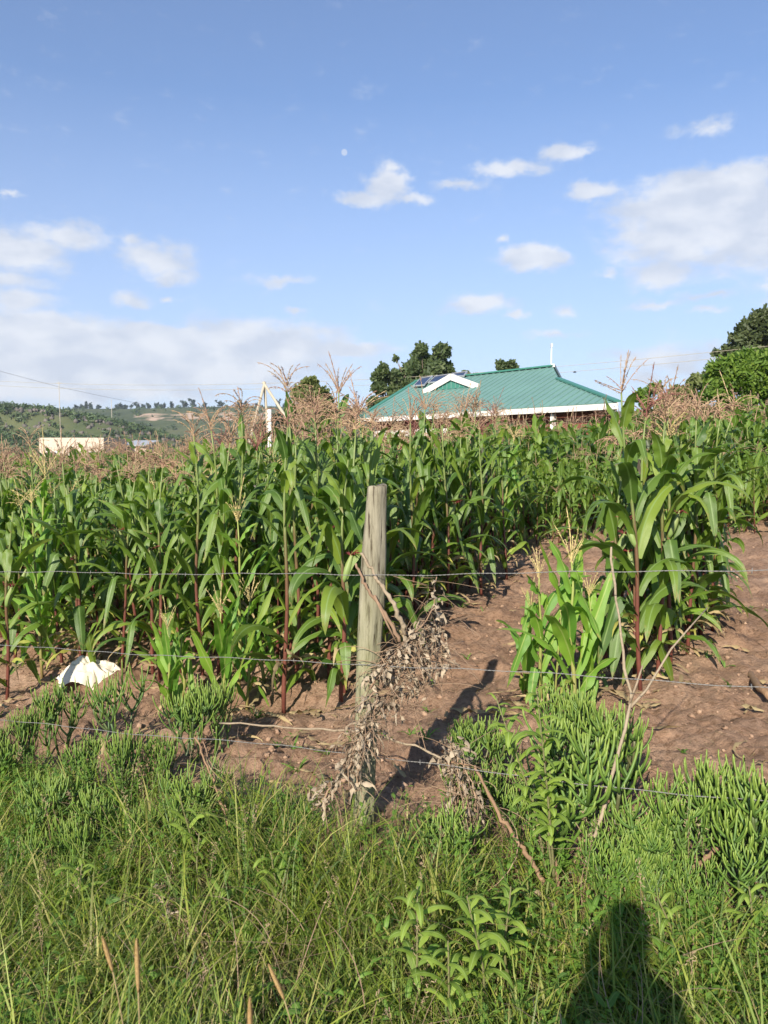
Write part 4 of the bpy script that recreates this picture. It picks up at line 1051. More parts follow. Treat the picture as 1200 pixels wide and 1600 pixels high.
# ------------------------------------------------------------------ fence
def onfence(px, py, off=0.):
    d = ray(px, py); t = (off-ft(0, 0))/(d[0]*FN[0]+d[1]*FN[1]); return np.array([0, 0, CAMH])+d*t
def wood_mat():
    m = bpy.data.materials.new('weathered_post_wood'); m.use_nodes = True; t = m.node_tree; pr = t.nodes['Principled BSDF']; pr.inputs['Roughness'].default_value = .88; pr.inputs['Specular IOR Level'].default_value = .2
    tc = nd(t, 'ShaderNodeTexCoord'); mp = nd(t, 'ShaderNodeVectorMath', operation='MULTIPLY'); lk(t, tc.outputs['Object'], mp.inputs[0]); mp.inputs[1].default_value = (46, 46, 4.5)
    n = nd(t, 'ShaderNodeTexNoise'); n.inputs['Scale'].default_value = 1; n.inputs['Detail'].default_value = 8; n.inputs['Roughness'].default_value = .7; lk(t, mp.outputs[0], n.inputs['Vector'])
    r = nd(t, 'ShaderNodeValToRGB'); lk(t, n.outputs['Fac'], r.inputs[0]); e = r.color_ramp.elements
    e[0].position = .37; e[0].color = (.075,.06,.042,1); e[1].position = .70; e[1].color = (.34,.31,.235,1); x = e.new(.46); x.color = (.205,.185,.135,1)
    n2 = nd(t, 'ShaderNodeTexNoise'); n2.inputs['Scale'].default_value = 5; n2.inputs['Detail'].default_value = 4; lk(t, tc.outputs['Object'], n2.inputs['Vector'])
    sp = nd(t, 'ShaderNodeSeparateXYZ'); lk(t, tc.outputs['Object'], sp.inputs[0])
    mr = nd(t, 'ShaderNodeMapRange', clamp=True); lk(t, sp.outputs[2], mr.inputs['Value']); mr.inputs[1].default_value = 1.15; mr.inputs[2].default_value = .7; mr.inputs[3].default_value = .1; mr.inputs[4].default_value = .75
    mu = nd(t, 'ShaderNodeMath', operation='MULTIPLY'); lk(t, mr.outputs[0], mu.inputs[0]); lk(t, n2.outputs['Fac'], mu.inputs[1])
    mx = nd(t, 'ShaderNodeMix', data_type='RGBA'); lk(t, mu.outputs[0], mx.inputs[0]); lk(t, r.outputs[0], mx.inputs[6]); mx.inputs[7].default_value = (.25,.27,.13,1)
    n3 = nd(t, 'ShaderNodeTexNoise'); n3.inputs['Scale'].default_value = 1; n3.inputs['Detail'].default_value = 3; mp3 = nd(t, 'ShaderNodeVectorMath', operation='MULTIPLY'); lk(t, tc.outputs['Object'], mp3.inputs[0]); mp3.inputs[1].default_value = (110, 110, 5); lk(t, mp3.outputs[0], n3.inputs['Vector'])
    m3 = nd(t, 'ShaderNodeMapRange', clamp=True); lk(t, n3.outputs['Fac'], m3.inputs['Value']); m3.inputs[1].default_value = .40; m3.inputs[2].default_value = .35
    mx2 = nd(t, 'ShaderNodeMix', data_type='RGBA'); lk(t, m3.outputs[0], mx2.inputs[0]); lk(t, mx.outputs[2], mx2.inputs[6]); mx2.inputs[7].default_value = (.06,.045,.03,1)
    lk(t, mx2.outputs[2], pr.inputs['Base Color'])
    bp = nd(t, 'ShaderNodeBump'); bp.inputs['Strength'].default_value = .9; bp.inputs['Distance'].default_value = .006; lk(t, n.outputs['Fac'], bp.inputs['Height']); lk(t, bp.outputs[0], pr.inputs['Normal'])
    return m
M['wood'] = wood_mat()
def fence():
    fx, fy = onfence(566, 1290)[:2]; zg = gz(fx, fy)
    o = empty('wire_fence', (fx, fy, zg), 'four strand wire fence on a weathered round wooden post in the foreground', 'fence')
    L = np.array(o.location)
    rng = np.random.default_rng(4)
    def post(line, radii, par):
        line = np.array(line); k = 40; tt = np.linspace(0, 1, k); ss = np.linspace(0, 1, len(line))
        c = np.stack([np.interp(tt, ss, line[:, i]) for i in range(3)], -1); r = np.interp(tt, ss, radii)
        th = np.arange(36)/36*2*math.pi
        rr = r[:, None]*(1+.05*np.cos(3*th+1)[None]+.03*np.cos(5*th[None]+tt[:, None]*3)+.05*vnoise(th[None]*3.2+0*tt[:, None], tt[:, None]*5, 3)*np.sin(th/2)[None]+.03*vnoise(th[None]*9, tt[:, None]*3, 6))
        rr -= r[:, None]*.16*np.exp(-((th[None]-4.35-.25*np.sin(tt*4)[:, None])/.07)**2)*sstep(.1, .3, tt)[:, None]  # drying crack
        rr -= r[:, None]*.14*np.exp(-((th[None]-5.5)/.08)**2)
        P = c[:, None]+np.stack([rr*np.cos(th), rr*np.sin(th), 0*rr], -1)
        P[0, :, 2] += .004*np.sin(th*2)+.006*np.cos(th)
        top = P[0].mean(0)+(P[0]-P[0].mean(0))*.9+[0, 0, .004]
        mb = MB(); mb.grid((np.concatenate([top[None]*0+top.mean(0)+[0,0,-.002], top[None], P])-L)[::-1], True)
        return mb.obj('post', M['wood'], par)
    px = [(589,760,14.5),(586,815,16.5),(584,859,18.5),(581,937,19.5),(576,1015,18.5),(573,1090,17.5),(569,1234,17),(566,1330,17)]
    line = [onfence(a_, b_) for a_, b_, c_ in px]; k_ = fy/1200.
    # keep the post's own axis nearly straight in depth
    line = np.array(line); line[-1, 2] -= .2
    post(line, [c_*k_ for a_, b_, c_ in px], o)
    for du in (-3.1, 2.9):
        b = np.array([fx+FU[0]*du, fy+FU[1]*du]); z = gz(*b)
        post([np.array([b[0]+.03, b[1], z+1.45]), np.array([b[0], b[1], z+.7]), np.array([b[0]-.02, b[1], z-.25])], [.045, .055, .05], o)
    W_ = [[(-420,884),(0,893),(200,896),(590,898),(800,896),(900,895),(1200,889),(1700,880)],
          [(-420,985),(0,1008),(130,1017),(400,1031),(575,1038),(800,1050),(1000,1061),(1200,1074),(1700,1110)],
          [(-420,1092),(10,1126),(120,1137),(238,1149),(465,1167),(575,1180),(665,1192),(790,1211),(880,1222),(1195,1252),(1700,1300)],
          [(-420,1215),(150,1275),(280,1285),(345,1292),(572,1318),(781,1351),(872,1362),(1200,1400),(1700,1460)]]
    for w in W_:
        p = np.array([onfence(a_, b_, -.055) for a_, b_ in w])
        s_ = np.concatenate([[0], np.cumsum(np.linalg.norm(np.diff(p, axis=0), axis=1))]); q = np.linspace(0, s_[-1], 900)
        c = np.stack([np.interp(q, s_, p[:, i]) for i in range(3)], -1)
        ker = np.ones(25)/25
        cs = c.copy()
        for i in range(3): cs[12:-12, i] = np.convolve(c[:, i], ker, 'valid')
        cs[:, 2] += .0035*np.sin(q*5.1+w[0][1])+.002*np.sin(q*17)
        mb = MB(); ph = q/.035*2*math.pi
        for e in (0, math.pi):
            off = np.stack([0*ph, np.cos(ph+e)*.0012, np.sin(ph+e)*.0012], -1); mb.tube(cs+off-L, .00095, 4)
        wo = mb.obj('wire', M['wire'], o)
        j0 = int(np.argmin(np.abs(cs[:, 0]-fx))); pw = cs[j0]-L        # staple holding the wire to the post
        MB().tube([pw+[-.006, .03, .006], pw+[-.005, -.004, .005], pw+[.005, -.004, -.005], pw+[.006, .03, -.006]], .0014, 5).obj('staple', M['wire'], wo)
        for j in range(40, 900, 75):       # small wire barbs
            b = MB()
            for e in range(2):
                d = np.array([.3*rng.normal(), rng.normal(), rng.normal()]); d /= np.linalg.norm(d); b.tube([cs[j]-L-d*.010, cs[j]-L+d*.010], .0009, 4)
            b.obj('barb', M['wire'], wo)
fence()

# ------------------------------------------------------------------ sack
def sack():
    x, y = ground(130, 1066); rng = np.random.default_rng(9)
    o_ = np.array([x, y+.05, gz(x, y)-.035])
    n = 56; u, v = np.meshgrid(np.linspace(-1, 1, n), np.linspace(-1, 1, n), indexing='ij')
    r = np.sqrt(u**2+v**2)
    ang = np.arctan2(v, u); sq = 1/np.maximum(np.maximum(np.abs(np.cos(ang)), np.abs(np.sin(ang))), .7); edge = (1+.10*np.sin(ang*3+1)+.05*np.sin(ang*5)+.03*np.sin(ang*9+2))/sq
    X = u*.245*edge; Y = v*.17*edge
    H = np.maximum(0, 1-(r/1.12)**2)**.42
    ridg = lambda a, b, s_: 1-2.4*np.abs(vnoise(a, b, s_))
    Z = .20*H*(.72+.30*ridg(u*1.7+.5*v, v*1.7, 3)+.16*ridg(u*3.6-v, v*3.1, 8)+.07*ridg(u*8, v*7, 12))
    Z *= (1-.35*sstep(-.2, -1, u))
    Z += .010*np.sin(ang*7)*r*(1-r/1.5); Z -= .09*np.maximum(0, r-.86)
    X += .02*vnoise(u*5, v*5, 31); Y += .02*vnoise(u*5, v*5, 37)
    ob = MB().grid(np.stack([X, Y, Z], -1).transpose(1, 0, 2)).obj('sack', M['sack']); ob.location = o_
    tag(ob, 'crumpled dirty white sack lying on the soil at the left', 'sack')
sack()

# ------------------------------------------------------------------ pencil-stem succulents
def euph_proto(seed, H=.42, nmain=3, spread=.5, dens=5):
    rng = np.random.default_rng(seed); st = MB(); tw = MB()
    def fingers(p, n, L):
        a0 = rng.random()*6.28
        for i in range(n):
            ph = a0+i*6.28/n+rng.normal()*.4
            q = curve(rng, p, L*rng.uniform(.6, 1.2), R(rng.uniform(38, 75)), R(rng.uniform(-8, 14)), ph, 7)
            r_ = rng.uniform(.0034, .0046)
            tw.tube(q, [r_*.8, r_*1.05, r_, r_*1.02, r_*.95, r_*.9, r_*.5], 6, tv=rng.random()*.6)
    def branch(p, L, th0, th1, ph, r_, lvl):
        q = curve(rng, p, L, th0, th1, ph, 7); st.tube(q, np.linspace(r_, r_*.8, 7), 6, tv=rng.random()*.4)
        if lvl == 0:
            fingers(q[-1], dens, .135); fingers(q[3], 2, .13); return
        n = rng.integers(3, 5)
        for i in range(n): branch(q[-1], H*rng.uniform(.24, .36), R(rng.uniform(30, 65)), R(rng.uniform(2, 18)), rng.random()*6.28, r_*.72, lvl-1)
        fingers(q[4], dens//2, .15)
    for i in range(nmain):
        branch([rng.normal()*.05, rng.normal()*.05, -.02], H*.40*rng.uniform(.7, 1.3), R(rng.uniform(8, 30+spread*25)), R(rng.uniform(0, 25)), rng.random()*6.28, .0085, 1)
    hs = max(v[:, 2].max() for v in tw.v)
    return st.mesh('stem', M['euph']), tw.mesh('twigs', M['euph_tip']), hs
EU = [euph_proto(300+i, nmain=[5,6,5,3,5][i], spread=[.4,.8,.3,.9,.6][i], dens=[5,5,6,4,5][i]) for i in range(5)]
def euph(k, px, py, hpx, label, rot=None):
    x, y = ground(px, py); st, tw, hs = EU[k]
    s_ = hpx/1200*y*1.03/hs
    o = empty('pencil_succulent', (x, y, gz(x, y)), label, 'succulent bush', 'pencil-stemmed bushes along the fence', rnd.random()*6.28 if rot is None else rot)
    w = s_*(rnd.uniform(.62, .92) if px < 520 else rnd.uniform(.85, 1.1)); o.scale = (w, w, s_)
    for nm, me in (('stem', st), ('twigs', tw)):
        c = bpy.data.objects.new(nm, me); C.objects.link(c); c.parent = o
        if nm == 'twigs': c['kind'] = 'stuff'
for a in [
    (0, 92, 1172, 128, 'upright pencil-stemmed bush standing in front of the left end of the white sack'),
    (3, 182, 1178, 150, 'open branching pencil-stemmed bush right of the white sack'),
    (2, 38, 1212, 110, 'dense pencil-stemmed bush low at the left edge, in front of the sack bush'),
    (1, 5, 1240, 110, 'pencil-stemmed bush cut by the left edge of the photo'),
    (4, 128, 1235, 95, 'small pencil-stemmed bush under the third wire, below the sack'),
    (2, 190, 1262, 130, 'pencil-stemmed bush below the open branching one'),
    (0, 245, 1240, 110, 'pencil-stemmed bush between the sack side and the shaded one'),
    (1, 300, 1185, 130, 'shaded dark pencil-stemmed bush below the short bright maize'),
    (4, 345, 1178, 115, 'pencil-stemmed bush at the foot of the bright left maize'),
    (0, 305, 1310, 130, 'dark tall pencil-stemmed bush among yellow leaved weeds'),
    (3, 350, 1265, 90, 'thin pencil-stemmed bush at the left border of the bare soil'),
    (2, 150, 1335, 110, 'pencil-stemmed bush half sunk in the left grass'),
    (4, 235, 1345, 100, 'pencil-stemmed bush half sunk in grass below the dark tall one'),
    (3, 445, 1290, 70, 'very small pencil-stemmed bush on the bare soil left of the post'),
    (3, 480, 1320, 70, 'small pencil-stemmed sprouts at the grass edge left of the post'),
    (2, 730, 1210, 95, 'yellow tipped pencil-stemmed bush just right of the brush heap'),
    (0, 778, 1232, 120, 'pencil-stemmed bush behind the tall broad leaved weed'),
    (4, 745, 1300, 120, 'pencil-stemmed bush behind the brown diagonal stick'),
    (1, 815, 1300, 110, 'pencil-stemmed bush under the tall broad leaved weed'),
    (0, 880, 1335, 235, 'large dark pencil-stemmed bush with thick stem right of the broad leaved weed'),
    (1, 918, 1215, 150, 'pencil-stemmed bush crowding the foot of the bright maize pair'),
    (2, 870, 1190, 120, 'pencil-stemmed bush directly below the bright maize pair'),
    (4, 955, 1250, 150, 'pencil-stemmed bush left of the bleached stick'),
    (3, 962, 1350, 130, 'pencil-stemmed bush around the lower end of the bleached stick'),
    (1, 1010, 1390, 130, 'low pencil-stemmed bush right of the bleached stick foot'),
    (0, 1062, 1375, 175, 'pencil-stemmed bush under the fourth wire at right, left one of three'),
    (2, 1118, 1355, 180, 'bright tipped pencil-stemmed bush at right, middle one of three'),
    (4, 1172, 1365, 190, 'bright tipped pencil-stemmed bush at right, nearest the photo edge'),
    (1, 1215, 1400, 210, 'pencil-stemmed bush cut by the right edge of the photo'),
    (0, 60, 1330, 130, 'pencil-stemmed bush rising through the grass at far left, below the wire'),
    (4, 110, 1385, 120, 'pencil-stemmed bush deep in the left grass, lowest of its side'),
    (2, 285, 1370, 120, 'pencil-stemmed bush at the rim of the dark hollow left of centre'),
    (0, 385, 1345, 90, 'narrow pencil-stemmed sprig where grass meets bare soil, left of the post'),
    (1, 700, 1370, 110, 'pencil-stemmed bush between the drooping dry stems and the brown stick'),
    (2, 940, 1420, 130, 'pencil-stemmed bush just above the top of the dark shadow'),
    (0, 1030, 1450, 120, 'pencil-stemmed bush right of the dark shadow top'),
    (4, 1160, 1440, 140, 'pencil-stemmed bush in the grass below the bright tipped trio'),
    (3, 1100, 1440, 110, 'straggly pencil-stemmed bush sunk in the right hand grass')]:
    euph(*a)

# ------------------------------------------------------------------ broad leaved weeds
def weed(name, label, foot, tip, nleaf, Lf, seed, wf=.26, lower=.45, mat_=None, group=None, droop=(105, 180), heads=1, cat='weed', yoff=0., z1=None):
    rng = np.random.default_rng(seed); x, y = ground(*foot); y += yoff; z = gz(x, y)
    o = empty(name, (x, y, z), label, cat, group)
    tp = at(tip[0], tip[1], y-.02)-np.array([x, y, z])
    t = np.linspace(0, 1, 8)[:, None]; c = tp*t+np.array([0, -.03, 0])*np.sin(t*math.pi)+np.array([.02*(seed % 3-1), 0, 0])*np.sin(t*math.pi*1.3)
    MB().tube(c, np.linspace(.0055, .0025, 8), 6).obj('stem', M['broadstem'], o)
    az = rng.random()*6.28
    for i in range(nleaf):
        f = lower+(1-lower)*(i+.6)/nleaf; p = np.array([np.interp(f, t[:, 0], c[:, k]) for k in range(3)])
        az += 2.4+rng.normal()*.3
        L = Lf*rng.uniform(.75, 1.2)*(1-.45*max(0, f-.8)/.2)
        leaf_mb(rng, p, L, L*wf, R(rng.uniform(25, 60)), R(rng.uniform(*droop)), az, m=10, n=5, wave=.10, twist=rng.normal()*.3).obj('leaf', mat_ or M['broad'], o)
    return o
weed('broad_leaved_weed', 'tall broad leaved weed with drooping leaves between the stick and the brush, tallest stem', (868,1400), (838,1075), 34, .13, 1, lower=.28)
weed('broad_leaved_weed', 'broad leaved weed stem leaning left of the tallest broad leaved one', (855,1380), (782,1090), 22, .125, 2, lower=.45)
weed('broad_leaved_weed', 'short broad leaved weed with round leaf rosette in front of the dark succulent', (872,1395), (852,1200), 22, .09, 3, wf=.36, lower=.45)
for a in [((650,1600),(652,1385),15,.13,4,'leafy drooping weed low in the grass, left one of three below the post'),
          ((748,1600),(738,1400),19,.135,5,'biggest drooping leafy weed in the grass, middle one of three'),
          ((800,1560),(790,1385),15,.12,6,'drooping leafy weed in the grass, right one of three'),
          ((700,1640),(700,1470),12,.12,7,'drooping leafy weed nearest the bottom edge under the three')]:
    weed('drooping_weed', a[5], a[0], a[1], a[2], a[3], a[4], lower=.35, wf=.24)
for a in [((310,1380),(285,1235),9,.15,8,'yellow-green leaved weed beside the dark tall pencil-stemmed bush'),
          ((330,1400),(305,1300),8,.13,9,'small yellow-green leaved weed below the other yellow leaved one'),
          ((130,1460),(128,1350),14,.13,10,'pale broad leaved weed in the left grass'),
          ((425,1440),(430,1330),10,.13,11,'grey-green leaved weed in the grass left of the post foot'),
          ((340,1470),(345,1375),10,.13,12,'broad leaved weed lying in the dark hollow left of centre'),
          ((1165,1470),(1170,1385),12,.11,13,'small broad leaved weed near the right edge of the grass'),
          ((1040,1500),(1035,1400),12,.09,14,'small weed at the top of the dark shadow, bottom right')]:
    weed('grass_weed', a[5], a[0], a[1], a[2], a[3], a[4], lower=.3, wf=.22)

# ------------------------------------------------------------------ sticks and dead brush
def stick(name, label, pts, rad, m_, seed=0, side=None):
    rng = np.random.default_rng(seed)
    P = np.array([at(a, b, Y) for a, b, Y in pts]); n = 24; s_ = np.linspace(0, 1, len(P)); q = np.linspace(0, 1, n)
    c = np.stack([np.interp(q, s_, P[:, i]) for i in range(3)], -1); c[1:-1] = (c[:-2]+c[1:-1]*2+c[2:])/4
    c += rng.normal(size=c.shape)*.0035
    o = empty(name, tuple(c[0]), label, 'stick'); L = c[0].copy()
    r = np.interp(q, [0, 1], rad)*(1+.12*rng.normal(size=n))
    so = MB().tube(c-L, r, 8).obj('branch', m_, o)
    for sd_ in side or []:
        Q = np.array([at(a, b, Y) for a, b, Y in sd_[0]]); MB().tube(Q-L, np.linspace(sd_[1], sd_[1]*.5, len(Q)), 6).obj('twig', m_, o)
    return o
def Yof(px, py, off=0.): return float(onfence(px, py, off)[1])
stick('bleached_stick', 'long bleached forked stick standing in the fence in front of the right maize clump',
      [(955,855,2.95),(962,930,2.93),(978,1040,2.90),(985,1105,2.88),(962,1190,2.82),(935,1290,2.72),(915,1350,2.66)], (.0042, .0078), M['stick'], 1,
      side=[([(985,1105,2.88),(1010,1078,2.92),(1048,1015,3.0),(1078,980,3.1),(1105,950,3.2)], .0055), ([(983,1100,2.88),(995,1068,2.89),(1004,1040,2.9)], .006)])
stick('brown_stick', 'brown stick slanting down to the right into the grass below the weed', [(742,1195,3.0),(778,1270,2.85),(820,1330,2.72),(850,1378,2.62)], (.006, .0095), M['darkstick'], 2, side=[([(700,1190,3.02),(742,1197,3.0)], .005)])
stick('brown_stick', 'shorter stick end poking out of the grass under the brown slanting one', [(805,1375,2.7),(845,1398,2.62),(880,1425,2.55)], (.008, .010), M['stick'], 3)
x_, y_ = ground(1135, 1005); x2, y2 = ground(1215, 1110)
stick('dead_branch', 'thick dead branch lying on the bare soil at the right edge', [(1132,1000,y_+.1),(1160,1040,y_-.25),(1190,1078,y2+.15),(1230,1110,y2)], (.012, .03), M['darkstick'], 4, side=[([(1160,1052,y_-.35),(1165,1100,y2+.1),(1168,1160,y2-.1)], .007)])
stick('brown_stick', 'brown stick half buried in the grass at the right edge', [(1070,1368,2.5),(1110,1335,2.55),(1165,1292,2.62)], (.010, .009), M['darkstick'], 5)
stick('dead_stalk', 'pale dead maize stalk leaning across the post from upper left', [(562,862,3.13),(590,905,3.13),(615,945,3.12),(634,990,3.14)], (.006, .011), M['stick'], 6)
stick('dead_stalk', 'thinner dead stalk crossing the post just below the pale one', [(556,880,3.12),(572,915,3.12),(600,955,3.12),(625,1000,3.13)], (.005, .008), M['deadstem'], 7, side=[([(585,930,3.12),(605,975,3.12),(620,1005,3.13)], .006)])
stick('dry_twig', 'long thin dry twig lying level on the soil through the foot of the post', [(345,1128,3.75),(440,1137,3.5),(555,1142,3.25),(640,1162,3.1),(690,1185,3.0)], (.004, .005), M['stick'], 8)
stick('dry_twig', 'thin grey twig rising beside the bare soil left of the post', [(305,1150,3.4),(330,1210,3.3),(350,1270,3.2),(365,1310,3.15)], (.004, .007), M['darkstick'], 10)
stick('dry_twig', 'thin twig standing under the round leaved weed', [(858,1290,2.75),(868,1350,2.68),(872,1400,2.62)], (.005, .007), M['darkstick'], 11)

def brush(name, label, stems, seed, nleaf, hang, leafm, w0=.010, foot=None):
    """stems: lists of (px,py,Y); withered leaves hang along them"""
    rng = np.random.default_rng(seed)
    P0 = at(*stems[0][-1]); o = empty(name, tuple(P0), label, 'dead weed'); L = P0
    sm = MB(); lm = MB()
    for st in stems:
        P = np.array([at(*q) for q in st])-L; n = 14; s_ = np.linspace(0, 1, len(P)); q = np.linspace(0, 1, n)
        c = np.stack([np.interp(q, s_, P[:, i]) for i in range(3)], -1)+rng.normal(size=(n, 3))*.004
        sm.tube(c, np.linspace(.0022, .0045, n), 5, tv=rng.random())
        for i in range(int(nleaf*.5)):     # tangled fine stems
            f = rng.random(); p = np.array([np.interp(f, q, c[:, k]) for k in range(3)])+rng.normal(size=3)*.015
            sm.tube(curve(rng, p, .08+.22*rng.random(), R(rng.uniform(40, 150)), R(rng.uniform(80, 185)), rng.random()*6.28, 7, rng.normal()*1.5), rng.uniform(.0007, .0017), 3, tv=rng.random())
        for i in range(int(nleaf*.72)):
            f = rng.random(); p = np.array([np.interp(f, q, c[:, k]) for k in range(3)])+rng.normal(size=3)*.016
            Lh = hang*rng.uniform(.35, 1.3)
            leaf_mb(rng, p, Lh, w0*rng.uniform(.4, 2.4), R(rng.uniform(60, 130)), R(rng.uniform(165, 195)), rng.random()*6.28, m=7, n=3, wave=.9, twist=rng.normal()*2.5, curl=rng.normal()*1.5, mb=lm, tv=rng.random())
            if rng.random() < .12:
                sm.tube(curve(rng, p, .06+.12*rng.random(), R(rng.uniform(60, 150)), R(rng.uniform(90, 170)), rng.random()*6.28, 5), .0012, 3, tv=rng.random())
    b_ = sm.obj('stem', M['deadstem'], o); b_['kind'] = 'stuff'; t_ = lm.obj('withered_leaves', leafm, o); t_['kind'] = 'stuff'
Yp = 3.08
brush('dead_weed', 'withered brown weed heaped against the right side of the post', [
    [(682,902,3.2),(678,950,3.2),(655,985,3.18),(615,1020,3.12),(578,1075,3.1)],
    [(690,960,3.3),(672,1000,3.28),(650,1040,3.2),(600,1060,3.15)],
    [(640,985,3.15),(660,1020,3.2),(668,1065,3.2)],
    [(620,1010,3.12),(640,1050,3.15),(650,1090,3.15)], [(600,1030,3.1),(612,1070,3.1),(622,1110,3.1)], [(660,975,3.2),(690,1010,3.25),(695,1040,3.25)]], 1, 62, .075, M['deadweed'])
brush('dead_weed', 'withered leaves hanging down over the foot of the post', [
    [(585,1080,3.05),(570,1130,3.04),(560,1190,3.02),(556,1240,3.0)], [(590,1090,3.05),(580,1140,3.03),(572,1180,3.0)], [(560,1130,3.04),(545,1180,3.03),(525,1220,3.0),(505,1250,2.98)], [(575,1110,3.03),(558,1160,3.02),(540,1215,3.0)]], 2, 55, .085, M['deadweed'])
brush('dead_weed', 'withered stems drooping into the grass right of the post', [
    [(702,1150,3.05),(715,1200,3.0),(730,1270,2.95),(745,1340,2.9)], [(705,1160,3.05),(735,1215,3.0),(745,1270,2.95),(742,1330,2.9)], [(700,1170,3.05),(708,1230,3.0),(722,1300,2.95)]], 3, 50, .08, M['deadweed'])
brush('dead_weed', 'thin withered stems dangling at the left border of the bare soil', [
    [(318,1160,3.4),(335,1210,3.35),(350,1270,3.25),(360,1320,3.2)], [(325,1190,3.38),(345,1240,3.3),(372,1300,3.2)]], 4, 14, .05, M['deadweed'], w0=.005)
brush('dead_weed', 'matted dry stems in the dark hollow of the grass left of centre', [
    [(240,1395,2.75),(280,1430,2.65),(310,1450,2.6)], [(250,1420,2.7),(290,1440,2.62),(330,1465,2.58)]], 5, 26, .06, M['deadweed'], w0=.005)

# ------------------------------------------------------------------ soil clods, straw, grass
def clods():
    rng = np.random.default_rng(31); mb = MB(); n = 2600
    Y = 2.9*np.exp(rng.random(n)*math.log(13/2.9)); X = (rng.random(n)*1.15-.575)*Y
    r = .004+.020*rng.random(n)**4
    ok = ft(X, Y) > .02
    X, Y, r = X[ok], Y[ok], r[ok]; Z = zsoil(X, Y)+r*.15
    th = np.linspace(0, math.pi, 5); ph = np.arange(6)/6*2*math.pi
    S = np.stack([np.sin(th)[:, None]*np.cos(ph), np.sin(th)[:, None]*np.sin(ph), np.cos(th)[:, None]+0*ph], -1)
    G = S[None]*(r[:, None, None, None]*(1+.30*rng.normal(size=(len(r), 5, 6, 1))))*np.array([1, 1, .75])+np.stack([X, Y, Z], -1)[:, None, None]
    G[:, 0] = G[:, 0].mean(1, keepdims=True); G[:, -1] = G[:, -1].mean(1, keepdims=True)
    mb.grid(G[:, ::-1], True, tv=rng.random(len(r)))
    tag(mb.obj('soil_clods', M['clod']), 'loose crumbs and clods of red-brown soil between the plants', 'soil', kind='stuff')
clods()
def blades(mb, X, Y, Z, L, w, th0, th1, rng, m=6, tv=None, curl=.4, phi=None):
    n = len(X); s = np.linspace(0, 1, m)
    phi = rng.random(n)*6.283 if phi is None else phi
    th = th0[:, None]+(th1-th0)[:, None]*s[None]**1.5; ph = phi[:, None]+(rng.normal(size=n)*curl)[:, None]*s[None]
    T = np.stack([np.sin(th)*np.cos(ph), np.sin(th)*np.sin(ph), np.cos(th)], -1)
    seg = (T[:, :-1]+T[:, 1:])/2*(L/(m-1))[:, None, None]
    P = np.concatenate([np.zeros((n, 1, 3)), np.cumsum(seg, 1)], 1)+np.stack([X, Y, Z], -1)[:, None]
    a = phi+math.pi/2+rng.normal(size=n)*.5
    sd = np.stack([np.cos(a), np.sin(a), 0*a], -1)
    ww = w[:, None]*np.array(np.minimum(1, .7+s)*(1-s**2.5)*.5+.03)[None]
    G = np.stack([P-sd[:, None]*ww[:, :, None], P+sd[:, None]*ww[:, :, None]], 2)
    mb.grid(G, tv=rng.random(n) if tv is None else tv)
